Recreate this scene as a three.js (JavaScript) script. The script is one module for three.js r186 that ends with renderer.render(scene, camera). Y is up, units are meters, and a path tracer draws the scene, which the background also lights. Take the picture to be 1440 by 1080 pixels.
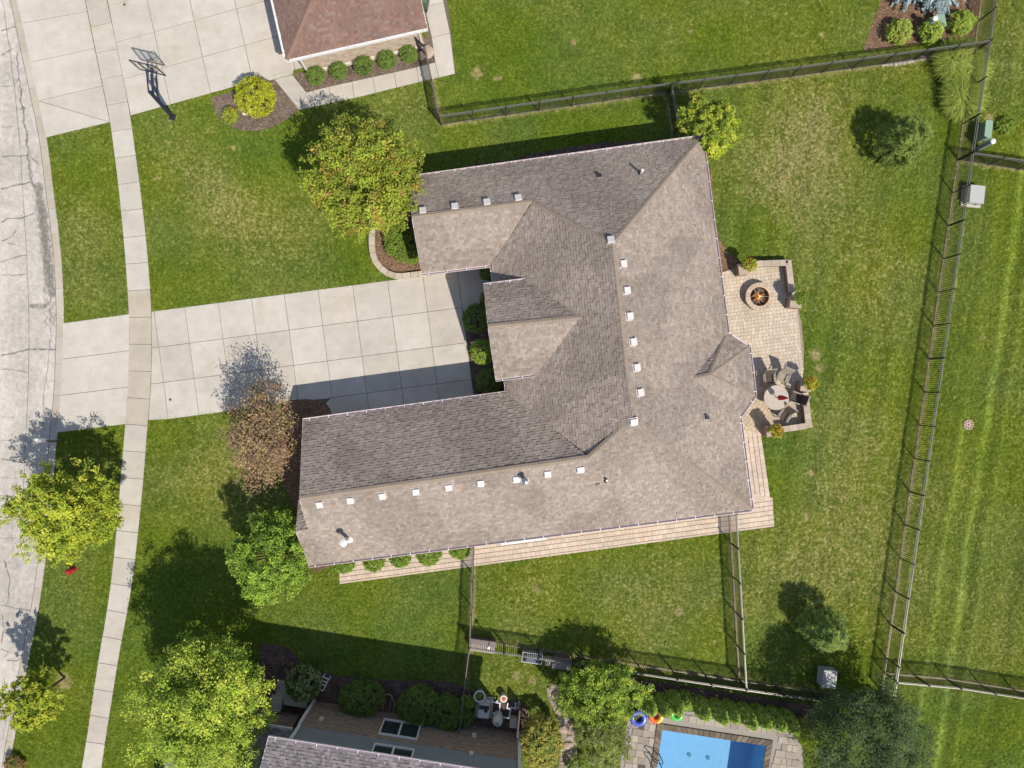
import * as THREE from 'three';
import { mergeGeometries, toCreasedNormals } from 'three/addons/utils/BufferGeometryUtils.js';
import { RoundedBoxGeometry } from 'three/addons/geometries/RoundedBoxGeometry.js';

// ---------- camera, sky, sun, exposure ----------
const H = 40, F = 984, CX = 720, CY = 540;            // drone height (m), focal length (photo pixels), photo centre
const V3 = THREE.Vector3;
const scene = new THREE.Scene();
const camera = new THREE.PerspectiveCamera(2 * Math.atan(540 / F) * 180 / Math.PI, 4 / 3, 0.5, 600);
camera.position.set(0, H, 0);
camera.up.set(0, 0, -1);
camera.lookAt(0, 0, 0);
scene.add(camera);
const sunDir = new V3(0.395, 0.772, 0.498).normalize();
{ // clear summer sky: paler and whiter towards the horizon, a little brighter round the sun
  const w = 256, h = 128, d = new Float32Array(w * h * 4);
  for (let j = 0; j < h; j++) for (let i = 0; i < w; i++) {
    const el = ((j + 0.5) / h - 0.5) * Math.PI, az = ((i + 0.5) / w - 0.5) * 2 * Math.PI, t = Math.pow(1 - Math.max(0, Math.sin(el)), 2.2);
    const cs = Math.cos(el) * Math.cos(az) * sunDir.x + Math.sin(el) * sunDir.y + Math.cos(el) * Math.sin(az) * sunDir.z, a = 1 + 0.5 * Math.pow(Math.max(0, cs), 6), k = (j * w + i) * 4;
    d[k] = (0.205 + 0.185 * t) * a; d[k + 1] = (0.265 + 0.155 * t) * a; d[k + 2] = (0.39 + 0.1 * t) * a; d[k + 3] = 1;
  }
  const sky = new THREE.DataTexture(d, w, h, THREE.RGBAFormat, THREE.FloatType); sky.mapping = THREE.EquirectangularReflectionMapping; sky.magFilter = sky.minFilter = THREE.LinearFilter; sky.needsUpdate = true;
  scene.background = sky; scene.environment = sky;
}
const sun = new THREE.DirectionalLight(new THREE.Color(1, 0.905, 0.755), 4.6);
sun.position.copy(sunDir).multiplyScalar(80);
sun.castShadow = true; sun.shadow.mapSize.set(4096, 4096);
Object.assign(sun.shadow.camera, { left: -45, right: 45, top: 45, bottom: -45, near: 1, far: 200 });
scene.add(sun); scene.add(sun.target);
const renderer = new THREE.WebGLRenderer({ antialias: true });
renderer.toneMapping = THREE.LinearToneMapping;
renderer.toneMappingExposure = 1.06;
renderer.shadowMap.enabled = true;

// ---------- helpers ----------
// a photo pixel and a height above the lawn give a point
const P = (px, py, h = 0) => new V3((px - CX) * (H - h) / F, h, (py - CY) * (H - h) / F);
const G = (px, py) => [(px - CX) * H / F, (py - CY) * H / F];
function plane3(a, b, c) { const p = new THREE.Plane().setFromCoplanarPoints(P(...a), P(...b), P(...c)); if (p.normal.y < 0) p.negate(); return p; }
function onPlane(pl, px, py) { const r = new THREE.Ray(new V3(0, H, 0), new V3((px - CX) / F, -1, (py - CY) / F).normalize()); return r.intersectPlane(pl, new V3()); }
function RNG(s) { let a = s >>> 0; return () => { a = (a + 0x6D2B79F5) | 0; let t = Math.imul(a ^ (a >>> 15), 1 | a); t = (t + Math.imul(t ^ (t >>> 7), 61 | t)) ^ t; return ((t ^ (t >>> 14)) >>> 0) / 4294967296; }; }
const clamp = (x, a = 0, b = 1) => Math.min(b, Math.max(a, x)), lerp = (a, b, t) => a + (b - a) * t;
const sstep = (a, b, x) => { const t = clamp((x - a) / (b - a)); return t * t * (3 - 2 * t); };
const NT = (() => { const r = RNG(77), t = new Float32Array(65536); for (let i = 0; i < 65536; i++) t[i] = r(); return t; })();
function vn(x, y, per = 256, s = 0) {                    // value noise, period per (<= 256)
  const xi = Math.floor(x), yi = Math.floor(y); let fx = x - xi, fy = y - yi;
  fx = fx * fx * (3 - 2 * fx); fy = fy * fy * (3 - 2 * fy);
  let x0, x1, y0, y1;
  if (per === 256) { x0 = xi & 255; x1 = (xi + 1) & 255; y0 = yi & 255; y1 = (yi + 1) & 255; } else { x0 = ((xi % per) + per) % per; x1 = x0 + 1 === per ? 0 : x0 + 1; y0 = ((yi % per) + per) % per; y1 = y0 + 1 === per ? 0 : y0 + 1; }
  const sx = s * 37, sy = s * 91; x0 = ((x0 + sx) & 255) << 8; x1 = ((x1 + sx) & 255) << 8; y0 = (y0 + sy) & 255; y1 = (y1 + sy) & 255;
  const a = NT[x0 | y0], b = NT[x1 | y0], c = NT[x0 | y1], d = NT[x1 | y1];
  return a + (b - a) * fx + (c - a) * fy + (a - b - c + d) * fx * fy;
}
const fbm = (x, y, o, per, s = 0) => { let v = 0, a = 0.5, n = 0; for (let i = 0; i < o; i++) { v += a * vn(x, y, per, s + i); n += a; a *= 0.5; x *= 2; y *= 2; per = Math.min(256, per * 2); } return v / n; };
const ENC = new Uint8Array(4097).map((_, i) => { const l = (i / 4096) ** 2; return Math.round(255 * (l <= 0.0031308 ? l * 12.92 : 1.055 * Math.pow(l, 1 / 2.4) - 0.055)); }), enc = (l) => ENC[l <= 0 ? 0 : l >= 1 ? 4096 : (Math.sqrt(l) * 4096) | 0];
function dataTex(w, h, fn, srgb = true) {                // fn(u, v) -> linear [r, g, b] (or a grey value)
  const d = new Uint8Array(w * h * 4);
  for (let j = 0; j < h; j++) for (let i = 0; i < w; i++) {
    const c = fn((i + 0.5) / w, (j + 0.5) / h, i, j), k = (j * w + i) * 4;
    if (srgb) { d[k] = enc(c[0]); d[k + 1] = enc(c[1]); d[k + 2] = enc(c[2]); } else d[k] = d[k + 1] = d[k + 2] = Math.round(255 * clamp(c));
    d[k + 3] = 255;
  }
  const t = new THREE.DataTexture(d, w, h);
  t.wrapS = t.wrapT = THREE.RepeatWrapping; t.magFilter = THREE.LinearFilter; t.minFilter = THREE.LinearMipmapLinearFilter; t.generateMipmaps = true;
  if (srgb) t.colorSpace = THREE.SRGBColorSpace;
  t.needsUpdate = true;
  return t;
}
const rep = (t, x, y = x) => { const c = t.clone(); c.repeat.set(x, y); c.needsUpdate = true; return c; };
const lin = (r, g, b) => new THREE.Color().setRGB(r, g, b);
const mat = (c, o = {}) => new THREE.MeshStandardMaterial({ color: Array.isArray(c) ? lin(...c) : c, roughness: 0.8, ...o });
const taken = {};
function numbered(n) { if (!(n in taken)) { taken[n] = 0; return n; } taken[n]++; return n + '_' + String(taken[n]).padStart(3, '0'); }
function shade(o) { o.castShadow = o.receiveShadow = true; return o; }
function part(name, geo, m, parent) { const o = shade(new THREE.Mesh(geo, m)); o.name = name; parent.add(o); return o; }
function tag(o, label, category, group) { o.userData.label = label; o.userData.category = category; if (group) o.userData.group = group; return o; }
function thing(name, label, category, pos = [0, 0, 0], turn = 0, group) { const o = new THREE.Group(); o.name = numbered(name); o.position.set(...pos); o.rotation.y = turn; scene.add(o); return tag(o, label, category, group); }
function single(name, geo, m, label, category, group) { const o = part(numbered(name), geo, m, scene); return tag(o, label, category, group); }
function struct(name, geo, m) { const o = geo ? shade(new THREE.Mesh(geo, m)) : new THREE.Group(); o.name = numbered(name); o.userData.kind = 'structure'; scene.add(o); return o; }
function copy(root, pos, turn, label) { const c = root.clone(); c.name = numbered(root.name.replace(/_\d\d\d$/, '')); c.userData = { ...root.userData }; if (label) c.userData.label = label; c.position.set(...pos); c.rotation.y = turn; scene.add(c); return c; }
const merge = (l) => mergeGeometries(l.map((g) => { const n = g.index ? g.toNonIndexed() : g; for (const k of Object.keys(n.attributes)) if (!['position', 'normal', 'uv', 'color'].includes(k)) n.deleteAttribute(k); return n; }));
function box(w, h, d, x = 0, y = 0, z = 0, ry = 0) { const g = new THREE.BoxGeometry(w, h, d); if (ry) g.rotateY(ry); g.translate(x, y, z); return g; }
function rbox(w, h, d, r, x = 0, y = 0, z = 0, ry = 0) { const g = new RoundedBoxGeometry(w, h, d, 2, r); if (ry) g.rotateY(ry); g.translate(x, y, z); return g; }
function cyl(r0, r1, h, x = 0, y = 0, z = 0, n = 16) { const g = new THREE.CylinderGeometry(r1, r0, h, n); g.translate(x, y + h / 2, z); return g; }
function bar(a, b, w, h = w) {                            // a bar of w x h section from a to b
  const d = new V3().subVectors(b, a), L = d.length(), g = new THREE.BoxGeometry(w, h, L), m = new THREE.Matrix4();
  m.lookAt(new V3(), d, Math.abs(d.y) > 0.98 * L ? new V3(1, 0, 0) : new V3(0, 1, 0)); g.applyMatrix4(m);
  g.translate((a.x + b.x) / 2, (a.y + b.y) / 2, (a.z + b.z) / 2); return g;
}
function rod(a, b, r, n = 8) { const d = new V3().subVectors(b, a), g = new THREE.CylinderGeometry(r, r, d.length(), n); g.applyQuaternion(new THREE.Quaternion().setFromUnitVectors(new V3(0, 1, 0), d.clone().normalize())); g.translate((a.x + b.x) / 2, (a.y + b.y) / 2, (a.z + b.z) / 2); return g; }
const tube = (pts, r, seg = 20, n = 6) => new THREE.TubeGeometry(new THREE.CatmullRomCurve3(pts), seg, r, n, false);
// a polygon of ground points [[x, z], ...] as a sheet or a block; uv in metres
function shapeOf(pts, holes = []) {
  const s = new THREE.Shape(pts.map(([x, z]) => new THREE.Vector2(x, -z)));
  for (const h of holes) s.holes.push(new THREE.Path(h.map(([x, z]) => new THREE.Vector2(x, -z))));
  return s;
}
function sheet(pts, y, holes) { const g = new THREE.ShapeGeometry(shapeOf(pts, holes)); g.rotateX(-Math.PI / 2); g.translate(0, y, 0); return g; }
function block(pts, y0, y1, bevel = 0.006, holes) {
  const g = new THREE.ExtrudeGeometry(shapeOf(pts, holes), { depth: y1 - y0 - bevel, bevelEnabled: bevel > 0, bevelThickness: bevel, bevelSize: bevel, bevelOffset: -bevel, bevelSegments: 1, curveSegments: 4 });
  g.rotateX(-Math.PI / 2); g.translate(0, y0, 0); return g;
}
const px2 = (l) => l.map(([a, b]) => G(a, b));
function area(p) { let s = 0; for (let i = 0; i < p.length; i++) { const [a, b] = p[i], [c, d] = p[(i + 1) % p.length]; s += a * d - c * b; } return s / 2; }
function inset(p, d) {                                   // move every edge inwards by d
  const sg = area(p) > 0 ? 1 : -1, n = p.length, L = [];
  for (let i = 0; i < n; i++) { const [a, b] = p[i], [c, e] = p[(i + 1) % n], l = Math.hypot(c - a, e - b), nx = -(e - b) / l * sg, nz = (c - a) / l * sg; L.push([a + nx * d, b + nz * d, (c - a) / l, (e - b) / l]); }
  return p.map((_, i) => {
    const A = L[(i + n - 1) % n], B = L[i], det = A[2] * B[3] - A[3] * B[2];
    if (Math.abs(det) < 1e-3) return [B[0], B[1]];
    const t = ((B[0] - A[0]) * B[3] - (B[1] - A[1]) * B[2]) / det; return [A[0] + A[2] * t, A[1] + A[3] * t];
  });
}
function clipHalf(p, f) { const o = []; for (let i = 0; i < p.length; i++) { const a = p[i], b = p[(i + 1) % p.length], fa = f(a), fb = f(b); if (fa >= 0) o.push(a); if (fa * fb < 0) { const t = fa / (fa - fb); o.push(a.map((v, k) => v + (b[k] - v) * t)); } } return o; }
function clipConvex(p, c) { const sg = area(c) > 0 ? 1 : -1; for (let i = 0; i < c.length && p.length; i++) { const [a, b] = c[i], [d, e] = c[(i + 1) % c.length]; p = clipHalf(p, ([x, z]) => sg * ((d - a) * (z - b) - (e - b) * (x - a))); } return p; }
function inside(p, x, z) { let r = false; for (let i = 0, j = p.length - 1; i < p.length; j = i++) { const [a, b] = p[i], [c, d] = p[j]; if ((b > z) !== (d > z) && x < (c - a) * (z - b) / (d - b) + a) r = !r; } return r; }
const smoothLine = (l, n = 8) => { const c = new THREE.CatmullRomCurve3(l.map(([a, b]) => new V3(a, 0, b))); return c.getPoints((l.length - 1) * n).map((v) => [v.x, v.z]); };
function distSeg(x, y, l) { let m = 1e9; for (let i = 0; i + 1 < l.length; i++) { const [a, b] = l[i], [c, d] = l[i + 1], t = clamp(((x - a) * (c - a) + (y - b) * (d - b)) / ((c - a) ** 2 + (d - b) ** 2)); m = Math.min(m, Math.hypot(x - a - t * (c - a), y - b - t * (d - b))); } return m; }

// ---------- lines read from the photograph (pixels on the ground) ----------
const kerbBack = [[-10, -150], [8, -60], [25, 0], [38, 60], [54, 135], [66, 195], [75, 265], [82, 320], [87, 370], [90, 440], [89.5, 480], [87, 545], [81, 610], [73, 700], [64, 790], [53, 865], [40, 930], [22, 1030], [8, 1110], [-20, 1260]];
const kerbFront = kerbBack.map(([x, y]) => [x - 12.5, y]);
const walkL = [[88, -150], [107, -60], [120, 0], [138, 88], [155, 172], [160.5, 212], [168, 275], [176, 360], [181, 436], [182, 480], [180, 545], [176, 600], [170, 672], [164, 745], [157.5, 808], [150, 862], [140, 920], [131, 978], [122, 1038], [110, 1110], [90, 1230]];
const walkR = [[118, -150], [137, -60], [150.5, 0], [168, 82], [184, 166], [190.5, 212], [198.5, 272], [208, 360], [213, 436], [213.5, 490], [212, 545], [208, 598], [201, 685], [195, 745], [187.5, 810], [179, 862], [168, 920], [158, 982], [149, 1038], [139, 1110], [119, 1230]];
const eavePoly = [[577, 250], [987, 193], [1023, 468], [1053, 488], [1061, 556], [1040, 586], [1057, 716], [434, 795], [423, 702], [441, 700], [426, 592], [714, 553], [692, 372], [593, 384]];
const fences = {
  north: [[620.5, 176], [894, 137], [1068, 115], [1370, 74]],
  northEast: [[1370, 74], [1388, -60]],
  eastUpper: [[1370, 74], [1347, 224]],
  east: [[1347, 224], [1239, 972]],
  south: [[662, 899], [1039, 956.5], [1239, 985]],
  eastNeighbour: [[1347, 226], [1470, 245]],
  farEast: [[1243, 946], [1330, 954], [1470, 976]],
  sideGate: [[667, 762], [662.5, 898]],
  rearGate: [[1025, 716], [1039, 955]],
  southGate: [[662, 900], [648.5, 1012]],
  frontGate: [[601, 81], [620, 175]],
  northGate: [[937, 132], [946, 190]],
};

// ---------- surface textures ----------
const LX0 = -38, LZ0 = -31, LW = 80, LD = 62;              // the lawn's mapped rectangle (m)
const dry = [[120, 330, 55, .6], [115, 400, 40, .5], [330, 300, 80, .75], [300, 250, 60, .5], [250, 220, 60, .4], [310, 690, 80, .55], [290, 640, 70, .45], [1090, 240, 75, .95], [1155, 210, 70, .8], [1120, 150, 60, .5], [1190, 330, 110, .6], [1230, 420, 90, .45], [1200, 720, 110, .6], [1120, 790, 80, .6], [1180, 620, 90, .4], [560, 850, 70, .45], [900, 850, 80, .45], [760, 830, 60, .3], [140, 640, 35, .5], [110, 960, 40, .35], [130, 1000, 40, .4], [450, 150, 60, .45], [1350, 680, 120, .3], [860, 60, 160, .2], [560, 160, 40, .4], [260, 520, 10, .3], [1270, 900, 60, .35], [720, 960, 45, .4], [1400, 900, 60, .4], [430, 320, 60, .4]];
const lush = [[350, 210, 70, .7], [520, 370, 60, .7], [1075, 640, 60, .8], [820, 165, 150, .5], [1060, 330, 50, .5], [1130, 470, 60, .4], [700, 110, 100, .3], [250, 900, 110, .8], [110, 230, 40, .5], [560, 900, 110, .5], [1330, 1030, 100, .4], [1170, 500, 60, .3]];
const spots = [[671, 103, 9], [1147, 500, 9], [1153, 518, 7], [700, 110, 5], [806, 60, 5], [970, 45, 4], [895, 110, 6], [1155, 50, 5], [1005, 905, 4], [955, 860, 7], [756, 830, 6], [1134, 729, 5], [1140, 665, 5], [1383, 475, 4], [90, 958, 13], [452, 138, 5], [330, 208, 4], [222, 250, 5], [725, 950, 7], [750, 957, 6], [1391, 165, 7], [241, 165, 7]];
const fenceNear = new Uint8Array(445 * 600).fill(255);          // distance to the nearest fence foot, in twentieths of a photo pixel
for (const l of Object.values(fences)) for (let i = 0; i + 1 < l.length; i++) { const s = [l[i], l[i + 1]], j0 = Math.max(0, Math.floor((Math.min(s[0][1], s[1][1]) + 70) / 2)), j1 = Math.min(599, Math.ceil((Math.max(s[0][1], s[1][1]) + 90) / 2)), i0 = Math.max(0, Math.floor((Math.min(s[0][0], s[1][0]) - 600) / 2)), i1 = Math.min(444, Math.ceil((Math.max(s[0][0], s[1][0]) - 580) / 2)); for (let j = j0; j <= j1; j++) for (let k = i0; k <= i1; k++) { const d = distSeg(591 + 2 * k, 2 * j - 79, s) * 20; if (d < fenceNear[j * 445 + k]) fenceNear[j * 445 + k] = d; } }
const lawnTex = dataTex(2048, 1587, (u, v) => {
  const x = LX0 + u * LW, z = LZ0 + v * LD, px = CX + x * F / H, py = CY + z * F / H;
  const n0 = fbm(x * 0.16 + 9, z * 0.16 + 3, 3, 256, 1), n1 = fbm(x * 0.9, z * 0.9, 3, 256, 4), n2 = vn(x * 4.3, z * 4.3, 256, 8), n3 = vn(x * 13.7, z * 13.7, 256, 11), n4 = vn(x * 23, z * 23, 256, 14), n5 = vn(x * 7.1 + 40, z * 7.1, 256, 6);
  let d = 0.12 + (n0 - 0.5) * 0.6, g = 0;
  for (const [a, b, r, s] of dry) { const q = ((px - a) ** 2 + (py - b) ** 2) / (r * r); if (q < 4) d += s * Math.exp(-q * 1.2) * 0.55; }
  for (const [a, b, r, s] of lush) { const q = ((px - a) ** 2 + (py - b) ** 2) / (r * r); if (q < 4) g += s * Math.exp(-q * 1.2); }
  d = clamp(d - 0.5 * g);
  let r = 0.088, gr = 0.134, bl = 0.025;                                    // living grass
  const yel = clamp(0.42 + (n1 - 0.5) * 0.7 + (n4 - 0.5) * 0.5 + d * 0.75 - g * 0.35);
  const hue = clamp(0.5 + (vn(x * 0.35 + 3, z * 0.35, 256, 17) - 0.5) * 1.6);
  r = lerp(0.1, 0.166, yel); gr = lerp(0.166, 0.206, yel); bl = lerp(0.019, 0.027, yel) * lerp(1.4, 0.7, hue);
  const east = px - (1347 - (py - 224) * 0.1467);                            // mowing stripes beyond the long fence
  if (east > 4) {
    const w = east + vn(py * 0.02, east * 0.01, 256, 3) * 6, band = Math.sin(w * 0.21) * 0.5 + Math.sin(w * 0.093 + 1) * 0.6;
    const line = Math.exp(-(((w - 23) / 2.2) ** 2)) * (py > 300 ? 1.1 : 0.2) + Math.exp(-(((w - 97) / 5) ** 2)) * 1.1 + Math.exp(-(((w - 64) / 3) ** 2)) * 0.8 * sstep(500, 640, py) + Math.exp(-(((w - 46) / 2) ** 2)) * 0.35 + Math.exp(-(((w - 122) / 3) ** 2)) * 0.5;
    const k = 0.95 + 0.13 * band + 0.7 * line * (0.5 + 0.7 * n1); r *= k; gr *= k; bl *= k * (1 + 0.3 * line);
  } else if (px > 1010 && py > 110 && py < 960) {
    const k = 1 + 0.1 * Math.sin((px + (py - 224) * 0.1467) * 0.17) * (0.5 + n0); r *= k; gr *= k; bl *= k;
  }
  let st = clamp((n2 * 0.14 + n3 * 0.38 + n4 * 0.6 + n5 * 0.12 - 0.74 + d * 0.3) * 4) * clamp(0.12 + d * 0.95);       // straw flecks
  for (const [a, b, q] of spots) { const e = Math.hypot(px - a + (n2 - .5) * 5, py - b + (n5 - .5) * 5) / q; if (e < 1.3) st = Math.max(st, sstep(1.25, 0.5, e) * (0.5 + 0.6 * n3)); }
  if (px > 590 && px < 1480 && py > -80 && py < 1100) { const e = fenceNear[((py + 80) >> 1) * 445 + ((px - 590) >> 1)] / 20; if (e < 6) st = Math.max(st, sstep(5.5, 1.5, e + (n2 - .5) * 5) * (0.3 + 0.6 * n3)); }
  r = lerp(r, 0.43, st * 0.8); gr = lerp(gr, 0.35, st * 0.8); bl = lerp(bl, 0.18, st * 0.8);
  const k = (0.34 + 0.44 * n3 + 0.74 * n4 + 0.08 * n2) * (0.94 + 0.12 * n1);
  return [r * k, gr * k, bl * k];
});
lawnTex.wrapS = lawnTex.wrapT = THREE.ClampToEdgeWrapping;
const lawnData = lawnTex.image.data;
const noiseBump = dataTex(512, 512, (u, v) => 0.5 * vn(u * 128, v * 128, 128, 2) + 0.3 * vn(u * 64, v * 64, 64, 5) + 0.2 * vn(u * 256, v * 256, 256, 7), false);
const fineBump = dataTex(512, 512, (u, v) => 0.6 * vn(u * 200, v * 200, 200, 3) + 0.4 * fbm(u * 12, v * 12, 4, 12, 9), false);
const concreteTex = dataTex(1024, 1024, (u, v) => {       // 12 m square
  const a = fbm(u * 6, v * 6, 5, 6, 2), b = fbm(u * 30, v * 30, 3, 30, 7), c = vn(u * 256, v * 256, 256, 5), e = fbm(u * 3 + 7, v * 40, 3, 40, 3);
  const stain = sstep(0.6, 0.78, fbm(u * 10, v * 10, 4, 10, 12));
  const k = 0.785 + 0.15 * (a - 0.5) + 0.13 * (b - 0.5) + 0.08 * (c - 0.5) + 0.08 * (e - 0.5) - 0.05 * stain;
  return [0.66 * k, 0.625 * k * (1 - 0.01 * stain), 0.575 * k * (1 - 0.05 * stain)];
});
const cmap = rep(concreteTex, 1 / 12), cbump = rep(fineBump, 1 / 2.5);
const conc = [[1, 1, 1], [0.955, 0.95, 0.945], [0.91, 0.9, 0.885], [0.98, 0.965, 0.94]].map((c) => mat(c, { map: cmap, bumpMap: cbump, bumpScale: 0.004, roughness: 0.92 }));
const concWarm = mat([0.86, 0.83, 0.77], { map: cmap, bumpMap: cbump, bumpScale: 0.004, roughness: 0.92 });
const jointM = mat([0.3, 0.275, 0.24], { map: rep(concreteTex, 1 / 3), roughness: 1 });
// street: old pale asphalt with cracks, 10 x 62 m
const streetTex = (() => {
  const c = document.createElement('canvas'); c.width = 512; c.height = 2048; const g = c.getContext('2d'), R = RNG(5);
  g.fillStyle = '#fff'; g.fillRect(0, 0, 512, 2048);
  const sx = 512 / 10, sz = 2048 / 62, X = (px) => ((px - CX) * H / F + 34) * sx, Z = (py) => ((py - CY) * H / F + 31) * sz;
  const crack = (l, w, a = 0.8, jag = 2.2) => {
    g.strokeStyle = `rgba(30,27,25,${a})`; g.lineCap = 'round';
    for (let i = 0; i + 1 < l.length; i++) {
      const [x0, y0] = l[i], [x1, y1] = l[i + 1], n = Math.max(2, Math.ceil(Math.hypot(x1 - x0, y1 - y0) / 5)); let lx = X(x0), lz = Z(y0);
      for (let k = 1; k <= n; k++) { const e = k === n ? 0 : 1, x = X(lerp(x0, x1, k / n)) + e * (R() - .5) * jag * 2, z = Z(lerp(y0, y1, k / n)) + e * (R() - .5) * jag; g.lineWidth = w * (0.6 + 0.8 * R()); g.beginPath(); g.moveTo(lx, lz); g.lineTo(x, z); g.stroke(); lx = x; lz = z; }
    }
  };
  crack([[-4, -40], [10, 60], [18, 120], [26, 200], [30, 268], [34, 330], [38, 420], [39, 480], [38, 540], [35, 600], [31, 680], [26, 760]], 1.7, 0.85, 0.8);
  crack([[22, 70], [26, 120], [34, 180], [40, 240], [46, 262]], 3.4, 0.7, 4); crack([[24, 120], [33, 175], [41, 232], [45, 268]], 2, 0.7, 5);
  crack([[0, 42], [18, 36], [25, 40]], 2, .8); crack([[0, 76], [14, 68], [9, 55]], 2.2, .8); crack([[0, 120], [18, 120], [25, 108]], 1.8, .7); crack([[0, 178], [15, 176]], 1.4, .6); crack([[0, 219], [25, 219], [38, 217], [52, 229]], 2, .75); crack([[0, 265], [12, 262], [30, 258], [40, 255]], 2.6, .85);
  crack([[0, 312], [10, 306], [28, 306], [46, 299]], 2.4, .85); crack([[0, 338], [12, 334], [20, 325]], 2, .8); crack([[8, 341], [20, 344]], 2, .7); crack([[0, 368], [18, 362], [36, 358]], 1.8, .8); crack([[0, 386], [20, 387], [36, 385]], 1.8, .7);
  crack([[0, 500], [22, 495], [40, 491], [62, 491], [76, 491]], 2.4, .85); crack([[0, 519], [18, 520], [38, 524]], 1.8, .7); crack([[67, 491], [65, 520], [60, 545], [58, 600]], 2, .7); crack([[0, 587], [18, 587]], 1.5, .6); crack([[0, 620], [14, 619], [24, 622]], 1.8, .7); crack([[0, 645], [20, 649], [34, 651]], 2.2, .8); crack([[0, 672], [22, 673]], 1.4, .6); crack([[0, 757], [24, 757]], 1.4, .5);
  crack([[4, 790], [12, 815], [8, 850]], 2.4, .8); crack([[0, 852], [18, 856], [42, 860]], 1.8, .7); crack([[0, 865], [4, 885], [0, 905]], 2.6, .8); crack([[0, 914], [10, 918], [4, 925]], 2, .8); crack([[8, 930], [22, 930], [32, 926]], 2.2, .8); crack([[4, 955], [8, 1000], [2, 1040]], 1.6, .6); crack([[20, 660], [14, 720], [16, 780]], 1.2, .5);
  crack([[68, 400], [70, 440], [69, 490]], 2, .7, 4);
  for (let i = 0; i < 240; i++) { const t = R(), py = lerp(275, 452, t), px = lerp(57, 72, t) + (R() - .5) * 16, q = 3 + R() * 5; crack([[px, py], [px + (R() - .5) * 9, py + q], [px + (R() - .5) * 9, py + 2 * q]], 0.5 + 1.1 * R(), .5, 2); }
  g.fillStyle = 'rgba(40,36,34,.75)';
  for (let i = 0; i < 2600; i++) { const t = R(), py = lerp(255, 415, t), px = lerp(50, 71, t) + (R() + R() + R() - 1.5) * 7; g.globalAlpha = 0.2 + 0.45 * R(); g.fillRect(X(px), Z(py), 1 + 3 * R(), 1 + 4 * R()); }
  for (let i = 0; i < 500; i++) { const e = R(), px = lerp(39, 63, e), py = 429.5 + (R() + R() + R() - 1.5) * (1.6 + 3 * Math.sin(e * 3)); g.globalAlpha = 0.3 + 0.5 * R(); g.fillRect(X(px), Z(py), 1 + 2 * R(), 0.7 + 1.2 * R()); }
  g.globalAlpha = 1;
  const d = g.getImageData(0, 0, 512, 2048).data;
  return dataTex(512, 2048, (u, v, i, j) => {
    const s = d[(j * 512 + i) * 4] / 255, x = u * 10, z = v * 62, k = (0.78 + 0.4 * (fbm(x * 0.5, z * 0.5, 4, 256, 3) - 0.5) + 0.3 * (fbm(x * 5, z * 5, 3, 256, 9) - 0.5) + 0.22 * (vn(x * 25, z * 25, 256, 2) - 0.5)) * lerp(0.22, 1, s);
    return [0.645 * k, 0.61 * k, 0.575 * k];
  });
})();
const streetM = mat([1, 1, 1], { map: streetTex, bumpMap: rep(noiseBump, 20, 60), bumpScale: 0.006, roughness: 0.95 });
// asphalt shingles: 16 m square of courses of uneven tabs
const COURSE = 16 / 104;
function shingleTex(seed, pal, algae) {
  const R = RNG(seed), rows = [];
  for (let r = 0; r < 104; r++) { const l = []; let x = -R() * 0.4; while (x < 16) { const w = 0.09 + R() * 0.17, p = pal[Math.floor(R() * pal.length)], k = 0.9 + 0.2 * R(); l.push([x, x + w, p.map((c) => c * k)]); x += w; } rows.push(l); }
  const at = new Int32Array(104);
  return dataTex(2048, 2048, (u, v, i) => {
    const r = Math.floor(v * 104), x = u * 16; if (i === 0) at[r] = 0; while (rows[r][at[r]][1] < x && at[r] < rows[r].length - 1) at[r]++;
    const t = rows[r][at[r]][2], f = v * 104 - r, edge = Math.min(x - rows[r][at[r]][0], rows[r][at[r]][1] - x) < 0.012 ? 0.9 : 1;
    const n = fbm(u * 8, v * 8, 4, 8, seed), gr = vn(u * 256 * 2, v * 256 * 2, 256, 3);
    let k = edge * (0.86 + 0.18 * (n - 0.5) + 0.36 * gr * 0.6);
    if (algae) { const s = sstep(0.45, 0.62, fbm(u * 8 + 3, v * 6, 5, 8, seed + 5)) * (0.6 + 0.5 * fbm(u * 60, v * 20, 2, 60, 4)); k *= 1 - algae * s; }
    return [t[0] * k, t[1] * k, t[2] * k];
  });
}
const palTan = [[.335, .283, .252], [.313, .26, .23], [.362, .312, .282], [.325, .27, .235], [.295, .245, .217], [.345, .295, .266], [.385, .328, .29]];
const shinA = shingleTex(11, palTan, 0.18);
const shingleM = (t, c = [1, 1, 1]) => mat(c, { map: rep(t, 1 / 16), bumpMap: rep(noiseBump, 1 / 1.5), bumpScale: 0.006, roughness: 0.95 });
const roofSun = shingleM(shinA), roofNorth = roofSun, capM = mat([.30, .235, .195], { map: rep(concreteTex, 1 / 2), roughness: 0.95 });
capM.color.setRGB(.54, .465, .415);
const shinBrown = shingleTex(31, [[.235, .145, .12], [.215, .13, .108], [.255, .16, .132], [.205, .142, .124], [.24, .175, .152]], 0.1);
const roofBrown = shingleM(shinBrown);
const roofGrey = mat([.98, .98, 1.06], { map: rep(shingleTex(41, [[.30, .27, .26], [.25, .23, .225], [.33, .30, .29], [.22, .20, .2]], 0.15), 1 / 16), bumpMap: rep(noiseBump, 1 / 1.5), bumpScale: 0.006, roughness: .95 });
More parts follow.
